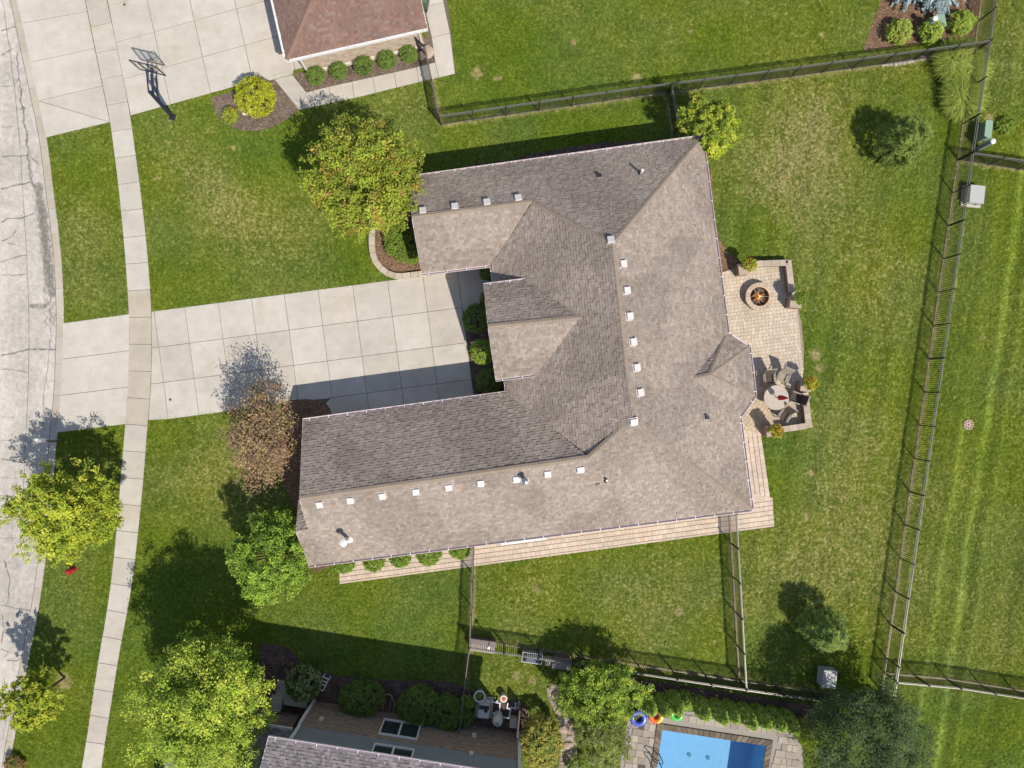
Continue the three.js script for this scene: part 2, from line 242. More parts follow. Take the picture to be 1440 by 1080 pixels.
const mulchTex = (pal, s) => dataTex(512, 512, (u, v) => { const a = vn(u * 128, v * 128, 128, s), b = vn(u * 60, v * 90, 60, s + 2), c = fbm(u * 8, v * 8, 3, 8, s + 3), t = pal[Math.floor(vn(u * 90 + 5, v * 90, 90, s + 6) * 0.999 * pal.length)], k = 0.4 + 0.7 * a * b * 1.6 + 0.5 * (c - 0.5); return t.map((q) => q * k); });
const mulchRed = mat([1, 1, 1], { map: rep(mulchTex([[.30, .17, .11], [.24, .14, .09], [.38, .25, .16], [.2, .11, .08]], 3), 1 / 4), bumpMap: rep(noiseBump, 1 / 3), bumpScale: 0.04, roughness: 1 });
const mulchBrown = mat([1, 1, 1], { map: rep(mulchTex([[.24, .18, .14], [.2, .15, .12], [.28, .22, .18]], 9), 1 / 4), bumpMap: rep(noiseBump, 1 / 3), bumpScale: 0.03, roughness: 1 });
const mulchDark = mat([.95, .9, .9], { map: rep(mulchTex([[.2, .14, .12], [.14, .1, .09], [.26, .2, .17]], 15), 1 / 4), bumpMap: rep(noiseBump, 1 / 3), bumpScale: 0.04, roughness: 1 });
const dirtM = mat([1, 1, 1], { map: rep(mulchTex([[.5, .42, .33], [.42, .34, .26], [.56, .48, .4], [.36, .3, .24]], 21), 1 / 4), bumpMap: rep(noiseBump, 1 / 3), bumpScale: 0.04, roughness: 1 });
const brickTex = (pal, mortar, s) => dataTex(1024, 1024, (u, v) => {    // 4 m square; single bricks are about a pixel here
  const row = Math.floor(v * 52), x = u * 18 + (row & 1) * 0.5, fx = x - Math.floor(x), fy = v * 52 - row, t = pal[Math.floor(NT[((Math.floor(x) % 18) * 131 + row * 977 + s * 53) & 65535] * 0.999 * pal.length)], k = 0.85 + 0.3 * vn(u * 200, v * 200, 200, s);
  return (fx < 0.05 || fy < 0.15 ? mortar : t).map((q) => q * k);
});
const brickBeige = mat([1, 1, 1], { map: rep(brickTex([[.55, .45, .36], [.48, .37, .28], [.6, .5, .42], [.42, .32, .25], [.56, .43, .36]], [.58, .53, .48], 3), 1 / 4), bumpMap: rep(noiseBump, 1), bumpScale: 0.01, roughness: .95 });
const brickBrown = mat([1, 1, 1], { map: rep(brickTex([[.30, .22, .17], [.25, .18, .14], [.36, .27, .21], [.2, .15, .12]], [.4, .36, .33], 8), 1 / 4), bumpMap: rep(noiseBump, 1), bumpScale: 0.01, roughness: .95 });
const whiteM = mat([.78, .78, .8], { roughness: .5 }), ventM = mat([1.2, 1.26, 1.4], { map: rep(concreteTex, 1), roughness: .55 }), trimM = mat([.62, .58, .55], { roughness: .5 }), glassM = new THREE.MeshPhysicalMaterial({ color: lin(.03, .045, .055), roughness: .06, metalness: 0, specularIntensity: 1, ior: 1.6 });
const gutterM = mat([.64, .56, .57], { roughness: .45, metalness: .1 }), darkM = mat([.03, .03, .034], { roughness: .6 }), bronzeM = mat([.045, .044, .043], { roughness: .4, metalness: .2 }), railM = mat([.21, .205, .196], { roughness: .4, metalness: .3 }), steelM = mat([.5, .5, .52], { roughness: .3, metalness: .9 });

// ---------- ground, street, kerb, walks, drives ----------
const hard = [];                                             // ground polygons (m) that carry no grass
const keepOff = (pts) => { hard.push(pts); return pts; };
const kB = smoothLine(px2(kerbBack), 6), kF = smoothLine(px2(kerbFront), 6);
const poolWater = px2([[931, 1026], [1077, 1048], [1069, 1100], [1049, 1240], [900, 1218], [924, 1076]]);
{
  const far = struct('ground', sheet([[-210, -210], [210, -210], [210, 210], [-210, 210]], -0.2, [[[-33.8, LZ0 + .2], [LX0 + LW - .2, LZ0 + .2], [LX0 + LW - .2, LZ0 + LD - .2], [-33.8, LZ0 + LD - .2]]]), mat([.085, .115, .03], { map: rep(noiseBump, .2), roughness: 1 }));
  const edge = kB.filter(([, z]) => z > LZ0 && z < LZ0 + LD), e0 = edge[0], e1 = edge[edge.length - 1];
  const g = sheet([[e0[0], LZ0], ...edge, [e1[0], LZ0 + LD], [LX0 + LW, LZ0 + LD], [LX0 + LW, LZ0]], 0, [poolWater]);
  const p = g.attributes.position, uv = g.attributes.uv;
  for (let i = 0; i < p.count; i++) uv.setXY(i, (p.getX(i) - LX0) / LW, (p.getZ(i) - LZ0) / LD);
  struct('lawn', g, new THREE.MeshPhysicalMaterial({ specularIntensity: .2, map: lawnTex, bumpMap: rep(noiseBump, 40, 31), bumpScale: 0.05, roughness: 1 }));
  const kS = kF.map(([x, z]) => [x - 0.03, z]), s = sheet([[-34, -31], [kS[0][0], -31], ...kS.filter(([, z]) => z > -31 && z < 31), [kS[kS.length - 1][0], 31], [-34, 31]], -0.12);
  struct('gutter_seam', sheet([...kF.map(([x, z]) => [x - .3, z]), ...kF.map(([x, z]) => [x + .3, z]).reverse()], -0.15), jointM);
  const sp = s.attributes.position, su = s.attributes.uv; for (let i = 0; i < sp.count; i++) su.setXY(i, (sp.getX(i) + 34) / 10, (sp.getZ(i) + 31) / 62);
  struct('street', s, streetM);
  // gutter pan and kerb, cast in lengths
  const gp = [], R = RNG(3), root = struct('kerb');
  const at = (l, t) => { const i = Math.min(l.length - 2, Math.floor(t)), f = t - i; return [lerp(l[i][0], l[i + 1][0], f), lerp(l[i][1], l[i + 1][1], f)]; };
  const profile = [[0, -0.118], [0.55, -0.10], [0.66, -0.02], [0.70, 0.02], [1, 0.025], [1.0, -0.1]];
  for (let i = 3; i + 2 < kF.length; i += 4) {
    const v = [], ix = [], N = 9;
    for (let k = 0; k < N; k++) { const t = Math.min(i + 4, kF.length - 1.01), q = lerp(i + 0.012, t - 0.012, k / (N - 1)), a = at(kF, q), b = at(kB, q); for (const [s2, y] of profile) v.push(lerp(a[0], b[0], s2), y, lerp(a[1], b[1], s2)); }
    const M = profile.length; for (let k = 0; k + 1 < N; k++) for (let m = 0; m + 1 < M; m++) { const a = k * M + m, b = a + 1, c = a + M, d = c + 1; ix.push(a, c, b, b, c, d); }
    const geo = new THREE.BufferGeometry(); geo.setAttribute('position', new THREE.Float32BufferAttribute(v, 3)); geo.setIndex(ix);
    const uvs = []; for (let k = 0; k < v.length; k += 3) uvs.push(v[k], v[k + 2]); geo.setAttribute('uv', new THREE.Float32BufferAttribute(uvs, 2)); geo.computeVertexNormals();
    part('kerb_length', toCreasedNormals(geo, 0.6), R() < 0.5 ? concWarm : conc[2], root);
  }
}
const RS = RNG(12);
function slab(parent, pts, m) { const q = inset(pts, 0.012), tops = [-0.02, 0.035 + RS() * 0.006]; return part('slab', block(q, ...tops, 0.007), m || conc[Math.floor(RS() * 3.3) % 4], parent); }
function bed(name, parent, pts, m, y = 0.012) { keepOff(pts); return part(name, sheet(pts, y), m, parent); }
{
  // public sidewalk
  const root = struct('sidewalk'), L = smoothLine(px2(walkL), 6), Rr = smoothLine(px2(walkR), 6), poly = [...L, ...Rr.slice().reverse()];
  bed('joint_bed', root, poly, jointM);
  const cum = [0]; for (let i = 1; i < L.length; i++) cum.push(cum[i - 1] + Math.hypot(L[i][0] - L[i - 1][0], L[i][1] - L[i - 1][1]));
  const pt = (l, s) => { let i = 0; while (i + 2 < cum.length && cum[i + 1] < s) i++; const f = clamp((s - cum[i]) / (cum[i + 1] - cum[i])); return [lerp(l[i][0], l[i + 1][0], f), lerp(l[i][1], l[i + 1][1], f)]; };
  const n = Math.floor(cum[cum.length - 1] / 1.52);
  const across = (p) => { let best = 1e9, r; for (let i = 0; i + 1 < Rr.length; i++) { const [x0, z0] = Rr[i], [x1, z1] = Rr[i + 1], t = clamp(((p[0] - x0) * (x1 - x0) + (p[1] - z0) * (z1 - z0)) / ((x1 - x0) ** 2 + (z1 - z0) ** 2)), q = [lerp(x0, x1, t), lerp(z0, z1, t)], e = Math.hypot(q[0] - p[0], q[1] - p[1]); if (e < best) { best = e; r = q; } } return r; };
  for (let k = 0; k < n; k++) { const a = k * 1.524 + 0.2, b = a + 1.524, m = (a + b) / 2, A = pt(L, a), M = pt(L, m), B = pt(L, b), w = M[1] > -5.5 && M[1] < 1.6; slab(root, [A, M, B, across(B), across(M), across(A)], w ? concWarm : undefined); }
}
const Dp = (u, v) => [214 + .9915 * u + .130 * v, 438 - .130 * u + .9915 * v];
{
  const root = struct('driveway'), us = [3, 46.5, 94, 141, 187.6, 235.4, 284.5, 334, 384, 433], vs = [0, 51, 101, 153];
  bed('joint_bed', root, px2([[214, 438], Dp(485, 0), [694, 405], [672, 432], [655, 440], [658, 500], [667, 580], [600, 600], [470, 600], [465, 580], [455, 568], [440, 562], [425, 563], [318, 575], [208.5, 591]]), jointM);
  for (let r = 0; r < 3; r++) {
    slab(root, px2([[[213.4, 438.3], [213.8, 489], [212.4, 540], [208.8, 591]][r], Dp(3, vs[r]), Dp(3, vs[r + 1]), [[213.4, 438.3], [213.8, 489], [212.4, 540], [208.8, 591]][r + 1]]));
    for (let c = 0; c + 1 < us.length; c++) slab(root, px2([Dp(us[c], vs[r]), Dp(us[c + 1], vs[r]), Dp(us[c + 1], vs[r + 1]), Dp(us[c], vs[r + 1])]));
  }
  slab(root, px2([Dp(433, 0), Dp(485, 0), [694, 400], [674, 428], [663, 433], [655, 446], Dp(433, 51)]));
  slab(root, px2([[466, 559.5], Dp(284.5, 153), Dp(284.5, 204), [471, 612], [469, 590], [464, 575], [458, 567]]));
  for (let c = 6; c + 1 < us.length; c++) slab(root, px2([Dp(us[c], 153), Dp(us[c + 1], 153), Dp(us[c + 1], 204), Dp(us[c], 204)]));
  slab(root, px2([[425, 563], [440, 559], [466, 559.5], Dp(235.4, 153), Dp(187.6, 153), [413, 562]]));
  const ap = struct('driveway_apron'), rows = [[[89, 454.5], [182, 441.5]], [[88, 505], [182.4, 493]], [[85.5, 556], [180.8, 544]], [[80, 608.5], [176.8, 596.5]]];
  bed('joint_bed', ap, px2([rows[0][0], rows[0][1], rows[2][1], rows[3][1], rows[3][0], rows[2][0]]), jointM);
  for (let r = 0; r < 3; r++) slab(ap, px2([rows[r][0], rows[r][1], rows[r + 1][1], rows[r + 1][0]]), conc[0]);
  tag; // (setting)
  // the neighbour's drive
  const nd = struct('neighbour_driveway'), vx = [151.2, 207, 267, 330, 393, 440], hy = [-107, -57, -6, 45, 96, 147].map((y, i) => [207 + .2245 * y, y]);
  const cross = (i, j) => { const [hx, y0] = hy[j], s = -0.278, k = i ? 0.2245 : 0.2025; const y = (y0 + s * (vx[i] - hx)) / (1 - s * k); return [vx[i] + k * y, y]; };
  bed('joint_bed', nd, px2([cross(0, 0), cross(5, 0), cross(5, 5), cross(0, 5)]), jointM);
  for (let i = 0; i < 5; i++) for (let j = 0; j < 5; j++) slab(nd, px2([cross(i, j), cross(i + 1, j), cross(i + 1, j + 1), cross(i, j + 1)]), conc[RS() < .6 ? 0 : 3]);
  keepOff(px2([[150, 0], [153, 0], [187, 166], [183, 166]])); slab(nd, px2([[345, 117.5], [413, 98.5], [412, 104.5], [386, 111.8], [345, 124]]), conc[0]);
  const na = struct('neighbour_apron'), l = [[9, -45], [22, -5], [31.5, 33], [43.5, 88], [54.5, 142], [65, 193.5]], r = [[108, -85], [113, -34], [123, 16], [133.5, 68], [144.5, 121], [155, 172]];
  bed('joint_bed', na, px2([...l, ...r.slice().reverse()]), jointM);
  for (let k = 0; k + 1 < l.length; k++) {
    if (k === 4) { slab(na, px2([l[4], r[4], r[5]]), conc[1]); slab(na, px2([l[4], r[5], l[5]]), conc[0]); } else slab(na, px2([l[k], r[k], r[k + 1], l[k + 1]]), conc[0]);
  }
  // the neighbour's garden walk
  const nw = struct('garden_walk'), T = [[431, 130], [463, 122], [495, 115], [524, 108.5], [554, 102], [586, 94.5], [612, 88]], B = [[421, 155], [466, 145], [498, 138], [528, 131], [558, 123.5], [589, 116], [617, 109.5]];
  bed('joint_bed', nw, px2([[386, 112], [411, 105], [431, 130], [612, 88], [600, 50], [588, 0], [580, -40], [624, -40], [635, 47], [640, 104], [421, 155]]), jointM);
  slab(nw, px2([[386, 112], [411, 105], T[0], B[0]]));
  for (let k = 0; k < 6; k++) slab(nw, px2([T[k], T[k + 1], B[k + 1], B[k]]));
  slab(nw, px2([T[6], [607, 53], [633, 47], [640, 104], B[6]])); slab(nw, px2([[607, 53], [597, 10], [624, 4], [633, 47]])); slab(nw, px2([[597, 10], [588, -36], [616, -40], [624, 4]]));
}
// planting beds
const bedSheet = (name, pts, m, y = 0.03) => { const q = smoothLine(px2([...pts, pts[0]]), 6); keepOff(q); const s = struct(name, sheet(q, y), m); return s; };
const bedFlat = (name, pts, m, y = 0.03) => { const q = px2(pts); keepOff(q); return struct(name, sheet(q, y), m); };
bedFlat('mulch_bed', smoothLine([[297, 137.5], [303, 157], [318, 174], [340, 183], [362, 184], [390, 176], [420.5, 155]], 5).concat([[386, 112.5], [343, 124.5]]), mulchBrown);
bedFlat('mulch_bed', [[412, 105], [431, 130], [612, 88], [602, 52], [560, 60]], mulchBrown, 0.026);
bedFlat('mulch_bed', [...smoothLine([[527, 290], [526, 325], [526, 350], [534, 370], [552, 386], [570, 389]], 5), [604, 385], [600, 330], [585, 240], [540, 250]], mulchRed);
bedFlat('mulch_bed', [...smoothLine([[402, 565], [412, 562.5], [440, 562], [456, 568], [466, 580], [471, 600]], 5), [471, 640], [440, 740], [420, 722], [408, 702], [395, 672], [388, 640], [396, 600]], mulchRed, 0.05);
bedFlat('mulch_bed', [[655, 445], [662, 433], [676, 428], [698, 400], [720, 400], [740, 560], [668, 580], [660, 500]], mulchDark);
bedFlat('mulch_bed', [[600, 262], [660, 232], [720, 224], [760, 214], [800, 207], [850, 200], [940, 198], [940, 260], [600, 300]], mulchDark, 0.024);
bedFlat('mulch_bed', [...smoothLine([[985, 215], [999, 240], [1003, 290], [1010, 330], [1022, 352], [1036, 362]], 4), [1040, 380], [1017, 386], [985, 330], [975, 240]], mulchRed);
bedFlat('mulch_bed', [[1237, 6], [1213, 72], [1368, 52], [1374, 34], [1384, -40], [1250, -60]], mulchRed);
bedFlat('mulch_bed', smoothLine([[365, 906], [400, 908], [430, 936], [478, 950], [560, 956], [640, 960], [690, 985], [735, 985], [740, 1040], [440, 1000], [360, 1020]], 3), mulchDark, 0.02);
bedFlat('mulch_bed', [[820, 938], [900, 955], [1040, 976], [1150, 992], [1140, 1030], [1000, 1002], [905, 998], [830, 960]], mulchDark, 0.02);
bedFlat('dirt_path', smoothLine([[768, 968], [783, 962], [796, 985], [806, 1020], [812, 1060], [816, 1110], [782, 1110], [788, 1060], [786, 1015], [772, 985]], 3), dirtM, 0.02);
bedFlat('mulch_bed', [[440, 806], [470, 794], [660, 772], [660, 740], [440, 770]], mulchRed, 0.02);
// paver walk and patio: every paver clipped to the outline, joined as one
const patioA = px2([[1006, 378], [1046, 372], [1062, 366], [1113, 365], [1118, 412], [1127, 452], [1130.5, 490], [1130, 515], [1127, 545], [1000, 560]]);
const patioB = px2([[990, 544], [1127, 544], [1136, 549], [1142, 601], [1080, 611], [1000, 620]]);
const walkS = px2([[478, 821], [1088.5, 740], [1086, 700], [1040, 690], [476, 770]]);
const walkE = px2([[1000, 600], [1069, 608], [1074, 640], [1088.5, 741], [1030, 748]]);
function pavers(region, a, w, d, R, tone, out, joint = 0.006, y1 = 0.045, jv = joint) {
  const c = Math.cos(a), s = Math.sin(a), uvs = region.map(([x, z]) => [x * c + z * s, -x * s + z * c]);
  const u0 = Math.min(...uvs.map((q) => q[0])), u1 = Math.max(...uvs.map((q) => q[0])), v0 = Math.min(...uvs.map((q) => q[1])), v1 = Math.max(...uvs.map((q) => q[1]));
  for (let v = v0, r = 0; v < v1; v += d, r++) for (let u = u0 - (r % 2) * w * 0.5; u < u1;) {
    const pw = w * (0.8 + 0.4 * R()); let q = [[u + joint, v + jv], [u + pw - joint, v + jv], [u + pw - joint, v + d - jv], [u + joint, v + d - jv]].map(([p, t]) => [p * c - t * s, p * s + t * c]); u += pw;
    q = clipConvex(q, region); if (q.length < 3 || Math.abs(area(q)) < 0.001) continue;
    out(q, y1 + (R() - .5) * 0.005, tone(R));
  }
}
function pathMesh() {
  const pos = [], nor = [], uv = [], col = [];
  const add = (q, y, c) => {
    const n = q.length, up = area(q) < 0 ? q : q.slice().reverse();
    const put = (p, yy, nn) => { pos.push(p[0], yy, p[1]); nor.push(...nn); uv.push(p[0], p[1]); col.push(...c); };
    for (let i = 1; i + 1 < n; i++) { put(up[0], y, [0, 1, 0]); put(up[i], y, [0, 1, 0]); put(up[i + 1], y, [0, 1, 0]); }
    for (let i = 0; i < n; i++) { const a = up[i], b = up[(i + 1) % n], l = Math.hypot(b[0] - a[0], b[1] - a[1]) || 1, nn = [-(b[1] - a[1]) / l, 0, (b[0] - a[0]) / l]; put(a, y, nn); put(a, y - 0.04, nn); put(b, y, nn); put(b, y, nn); put(a, y - 0.04, nn); put(b, y - 0.04, nn); }
  };
  const geo = () => { const g = new THREE.BufferGeometry(); g.setAttribute('position', new THREE.Float32BufferAttribute(pos, 3)); g.setAttribute('normal', new THREE.Float32BufferAttribute(nor, 3)); g.setAttribute('uv', new THREE.Float32BufferAttribute(uv, 2)); g.setAttribute('color', new THREE.Float32BufferAttribute(col, 3)); return g; };
  return { add, geo };
}
const paverM = mat([1, 1, 1], { vertexColors: true, map: rep(concreteTex, 1 / 5), bumpMap: cbump, bumpScale: .006, roughness: .92 });
const jointTan = mat([.6, .52, .43], { map: rep(concreteTex, 1 / 3), roughness: 1 });
{
  const R = RNG(61), tan = (R) => { const k = 0.98 + 0.2 * R(), w = R(); return [1.0 * k, lerp(.88, .92, w) * k, lerp(.77, .84, w) * k]; };
  const root = struct('patio'), m = pathMesh();
  bed('paver_bed', root, patioA, jointTan); bed('paver_bed', root, patioB, jointTan, 0.016);
  pavers(patioA, -0.13, 0.21, 0.2, R, tan, m.add); 
  pavers(clipHalf(patioB, ([, z]) => z - G(0, 545)[1]), 0.7, 0.21, 0.2, R, (R) => tan(R).map((c, i) => c * [.93, .9, .82][i]), m.add, 0.008, 0.038);
  part('paver_field', m.geo(), paverM, root).userData.kind = 'stuff';
  const root2 = struct('paver_walk'), m2 = pathMesh();
  const wb = mat([.30, .22, .16], { map: rep(concreteTex, 1 / 3), roughness: 1 });
  bed('paver_bed', root2, walkS, wb); bed('paver_bed', root2, walkE, wb, 0.016);
  pavers(walkS, -0.132, 0.26, 0.27, R, (R) => tan(R).map((c, i) => c * [1.06, 1.03, 1.04][i]), m2.add, 0.004, .045, .014);
  pavers(clipHalf(walkE, ([x, z]) => -(z - (-0.132 * (x - G(1088, 0)[0]) + G(0, 703)[1]))), 1.44, 0.26, 0.27, R, (R) => tan(R).map((c, i) => c * [1.06, 1.03, 1.04][i]), m2.add, 0.004, .045, .014);
  part('paver_field', m2.geo(), paverM, root2).userData.kind = 'stuff';
}
// curved stone edging of the front bed, stone by stone
{
  const root = thing('stone_edging', 'curved low edging of pale flat stones round the red mulch bed', 'edging'), R = RNG(8);
  const L = smoothLine(px2([[524, 310], [523.5, 328], [524, 352], [529, 369], [540, 381], [552, 387.5], [565, 389]]), 10).concat([G(582, 387.2), G(604, 384)]);
  const cum = [0]; for (let i = 1; i < L.length; i++) cum.push(cum[i - 1] + Math.hypot(L[i][0] - L[i - 1][0], L[i][1] - L[i - 1][1]));
  const at = (s) => { let i = 0; while (i + 2 < cum.length && cum[i + 1] < s) i++; const f = clamp((s - cum[i]) / (cum[i + 1] - cum[i])), a = L[i], b = L[i + 1], l = Math.hypot(b[0] - a[0], b[1] - a[1]); return [lerp(a[0], b[0], f), lerp(a[1], b[1], f), -(b[1] - a[1]) / l, (b[0] - a[0]) / l]; };
  const ms = [[.92, .84, .74], [.98, .9, .82], [.86, .77, .68]].map((c) => mat(c, { map: rep(concreteTex, 1 / 3), bumpMap: cbump, bumpScale: .008, roughness: .95 }));
  for (let s = 0; s + 0.3 < cum[cum.length - 1]; ) { const w = 0.42 + R() * 0.12, e = Math.min(s + w, cum[cum.length - 1]), a = at(s + 0.008), b = at(e - 0.008), hw = 0.17; part('stone', block([[a[0] + a[2] * hw, a[1] + a[3] * hw], [b[0] + b[2] * hw, b[1] + b[3] * hw], [b[0] - b[2] * hw, b[1] - b[3] * hw], [a[0] - a[2] * hw, a[1] - a[3] * hw]], 0, 0.2 + R() * .01, .012), ms[Math.floor(R() * 3)], root); s = e; }
}

// ---------- roofs ----------
// a roof face from 3-D points: real overlapping courses, each lapped over the one below
function courses(pts, lap = 0.013) {
  const n = new V3(); for (let i = 0; i < pts.length; i++) { const a = pts[i], b = pts[(i + 1) % pts.length]; n.x += (a.y - b.y) * (a.z + b.z); n.y += (a.z - b.z) * (a.x + b.x); n.z += (a.x - b.x) * (a.y + b.y); }
  n.normalize(); if (n.y < 0) n.negate();
  const u = new V3(0, 1, 0).cross(n).normalize(), v = new V3().crossVectors(n, u).normalize(); if (v.y < 0) { v.negate(); u.negate(); }
  const c = new V3(); pts.forEach((p) => c.add(p)); c.divideScalar(pts.length);
  const q = pts.map((p) => { const d = p.clone().sub(c); return [d.dot(u), d.dot(v)]; }), v0 = Math.min(...q.map((p) => p[1])), v1 = Math.max(...q.map((p) => p[1]));
  const pos = [], nor = [], uv = [], put = (s, t, h, nn) => { pos.push(c.x + u.x * s + v.x * t + n.x * h, c.y + u.y * s + v.y * t + n.y * h, c.z + u.z * s + v.z * t + n.z * h); nor.push(nn.x, nn.y, nn.z); uv.push(s + 40, t - v0); };
  const tilt = n.clone().addScaledVector(v, lap / COURSE).normalize(), dn = v.clone().negate(), R = RNG(Math.round((v1 - v0) * 991 + q[0][0] * 37) >>> 0), tab = 0.019;
  const w = new V3().crossVectors(u, v).dot(n) > 0, um = u.clone().negate();
  for (let k = 0; v0 + k * COURSE < v1 - 0.002; k++) {                 // each course is cut into single and double thickness tabs
    const a = v0 + k * COURSE, b = Math.min(a + COURSE, v1); let p = clipHalf(clipHalf(q, (e) => e[1] - a), (e) => b - e[1]); if (p.length < 3) continue;
    if (area(p) < 0) p = p.slice().reverse();
    const s0 = Math.min(...p.map((e) => e[0])), s1 = Math.max(...p.map((e) => e[0]));
    for (let s = s0, up = R() < .5; s < s1;) {
      const e = Math.min(s1, s + .1 + R() * .24), t = up ? tab : 0, h = (y) => lap * (1 - (y - a) / COURSE) + 0.002 + t, c = clipHalf(clipHalf(p, (f) => f[0] - s), (f) => e - f[0]); up = R() < .7 ? !up : up;
      if (c.length > 2) {
        for (let i = 1; i + 1 < c.length; i++) for (const f of w ? [c[0], c[i], c[i + 1]] : [c[0], c[i + 1], c[i]]) put(f[0], f[1], h(f[1]), tilt);
        const low = c.filter((f) => f[1] < a + 1e-4); if (low.length >= 2) { const x0 = Math.min(...low.map((f) => f[0])), x1 = Math.max(...low.map((f) => f[0])); for (const [x, hh] of [[x0, -0.004], [x1, -0.004], [x1, h(a)], [x0, -0.004], [x1, h(a)], [x0, h(a)]]) put(x, a, hh, dn); }
        if (t) for (const [x, nn] of [[s, um], [e, u]]) { const l = c.filter((f) => Math.abs(f[0] - x) < 1e-4).map((f) => f[1]); if (l.length > 1) { const y0 = Math.min(...l), y1 = Math.max(...l); for (const [y, hh] of [[y0, h(y0) - t], [y1, h(y1) - t], [y1, h(y1)], [y0, h(y0) - t], [y1, h(y1)], [y0, h(y0)]]) put(x, y, hh, nn); } }
      }
      s = e;
    }
  }
  const g = new THREE.BufferGeometry(); g.setAttribute('position', new THREE.Float32BufferAttribute(pos, 3)); g.setAttribute('normal', new THREE.Float32BufferAttribute(nor, 3)); g.setAttribute('uv', new THREE.Float32BufferAttribute(uv, 2));
  return g;
}
function ridgeCaps(a, b, R = RNG(4), w = 0.13) {              // overlapping bent cap shingles along a ridge or hip
  const d = b.clone().sub(a), L = d.length(); d.normalize(); const s = new V3().crossVectors(d, new V3(0, 1, 0)).normalize(), up = new V3().crossVectors(s, d).normalize(), l = [];
  for (let t = 0; t < L - 0.05; t += 0.17) {
    const t1 = Math.min(L, t + 0.2), p = (tt, k, h) => a.clone().addScaledVector(d, tt).addScaledVector(s, k * w).addScaledVector(up, h - Math.abs(k) * w * 0.42), hh = 0.042 + R() * 0.004;
    const g = new THREE.BufferGeometry().setFromPoints([p(t, -1, hh), p(t, 0, hh), p(t1, 0, hh - .012), p(t1, -1, hh - .012), p(t, 1, hh), p(t1, 1, hh - .012), p(t, -1, hh - .03), p(t, 0, hh - .03), p(t, 1, hh - .03)]);
    g.setIndex([0, 3, 1, 1, 3, 2, 1, 2, 4, 4, 2, 5, 6, 0, 7, 7, 0, 1, 7, 1, 8, 8, 1, 4]); const n = g.toNonIndexed(); n.computeVertexNormals(); const uv = []; for (let i = 0; i < n.attributes.position.count; i++) uv.push(n.attributes.position.getX(i), n.attributes.position.getZ(i)); n.setAttribute('uv', new THREE.Float32BufferAttribute(uv, 2)); l.push(n);
  }
  return l.length ? mergeGeometries(l) : null;
}
function gutter(parent, a, b, out, m = gutterM, ticks = true) {     // open trough along an eave, with its hangers
  const d = b.clone().sub(a), L = d.length(); d.normalize(); const o = out.clone().setY(0).normalize();
  const at = (t, k, h) => a.clone().addScaledVector(d, t).addScaledVector(o, k).setY(a.y + h), W = 0.125;
  const g = part('gutter', merge([bar(at(0, W, -0.05), at(L, W, -0.05), 0.022, 0.11), bar(at(0, 0.008, -0.06), at(L, 0.008, -0.06), 0.012, 0.1), bar(at(0, W / 2, -0.112), at(L, W / 2, -0.112), W, 0.012), bar(at(0, 0, -.05), at(0, W, -.05), .012, .1), bar(at(L, 0, -.05), at(L, W, -.05), .012, .1)]), m, parent);
  if (ticks) for (let t = 0.35; t < L; t += 1.02) part('hanger', bar(at(t, -0.02, 0.012), at(t, W + 0.01, 0.006), 0.035, 0.012), whiteM, g);
  return g;
}
function board(a, b, w, h, drop) { const A = a.clone(), B = b.clone(); A.y -= drop; B.y -= drop; return bar(A, B, w, h); }
function downspout(parent, x, z, top) { return part('downspout', merge([box(0.08, top - 0.1, 0.06, x, top / 2, z), box(0.08, .06, .3, x, 0.08, z + .14)]), whiteM, parent); }
function roofVent(parent, p, pl, m = ventM, s = 0.33) {           // static box vent lying on the slope
  const n = pl.normal, u = new V3(0, 1, 0).cross(n).normalize(), v = new V3().crossVectors(u, n), M = new THREE.Matrix4().makeBasis(u, n, v.clone()).setPosition(p);
  const rk = ((Math.abs(p.x * 7.31 + p.z * 3.17) % 1) - .5) * .12; M.multiply(new THREE.Matrix4().makeRotationY(rk));
  const down = v.y < 0 ? 1 : -1, hood = new THREE.BoxGeometry(s, 0.12, s); const q = hood.attributes.position; for (let i = 0; i < q.count; i++) if (q.getY(i) > 0 && q.getZ(i) * down < 0) q.setY(i, 0.01); hood.translate(0, 0.12, 0); hood.computeVertexNormals();
  const o = part('roof_vent', hood.applyMatrix4(M), m, parent);
  part('flange', merge([box(s * 1.28, 0.012, s * 1.28, 0, 0.028, 0), box(s * .8, .08, s * .8, 0, .06, 0)]).applyMatrix4(M), gutterM, o);
}
function ventPipe(parent, p, h, r, m, cap) { const o = part('vent_pipe', cyl(r, r, h + .1, p.x, p.y - .1, p.z, 14), m, parent); part('flashing', cyl(r * 2.6, r * 1.05, 0.12, p.x, p.y - 0.02, p.z, 14), cap ? whiteM : darkM, o); if (cap) part('rain_cap', merge([cyl(r * 1.9, r * 1.9, 0.05, p.x, p.y + h + 0.05, p.z, 16), cyl(r * 1.9, 0.02, 0.07, p.x, p.y + h + 0.1, p.z, 16)]), m, o); return o; }

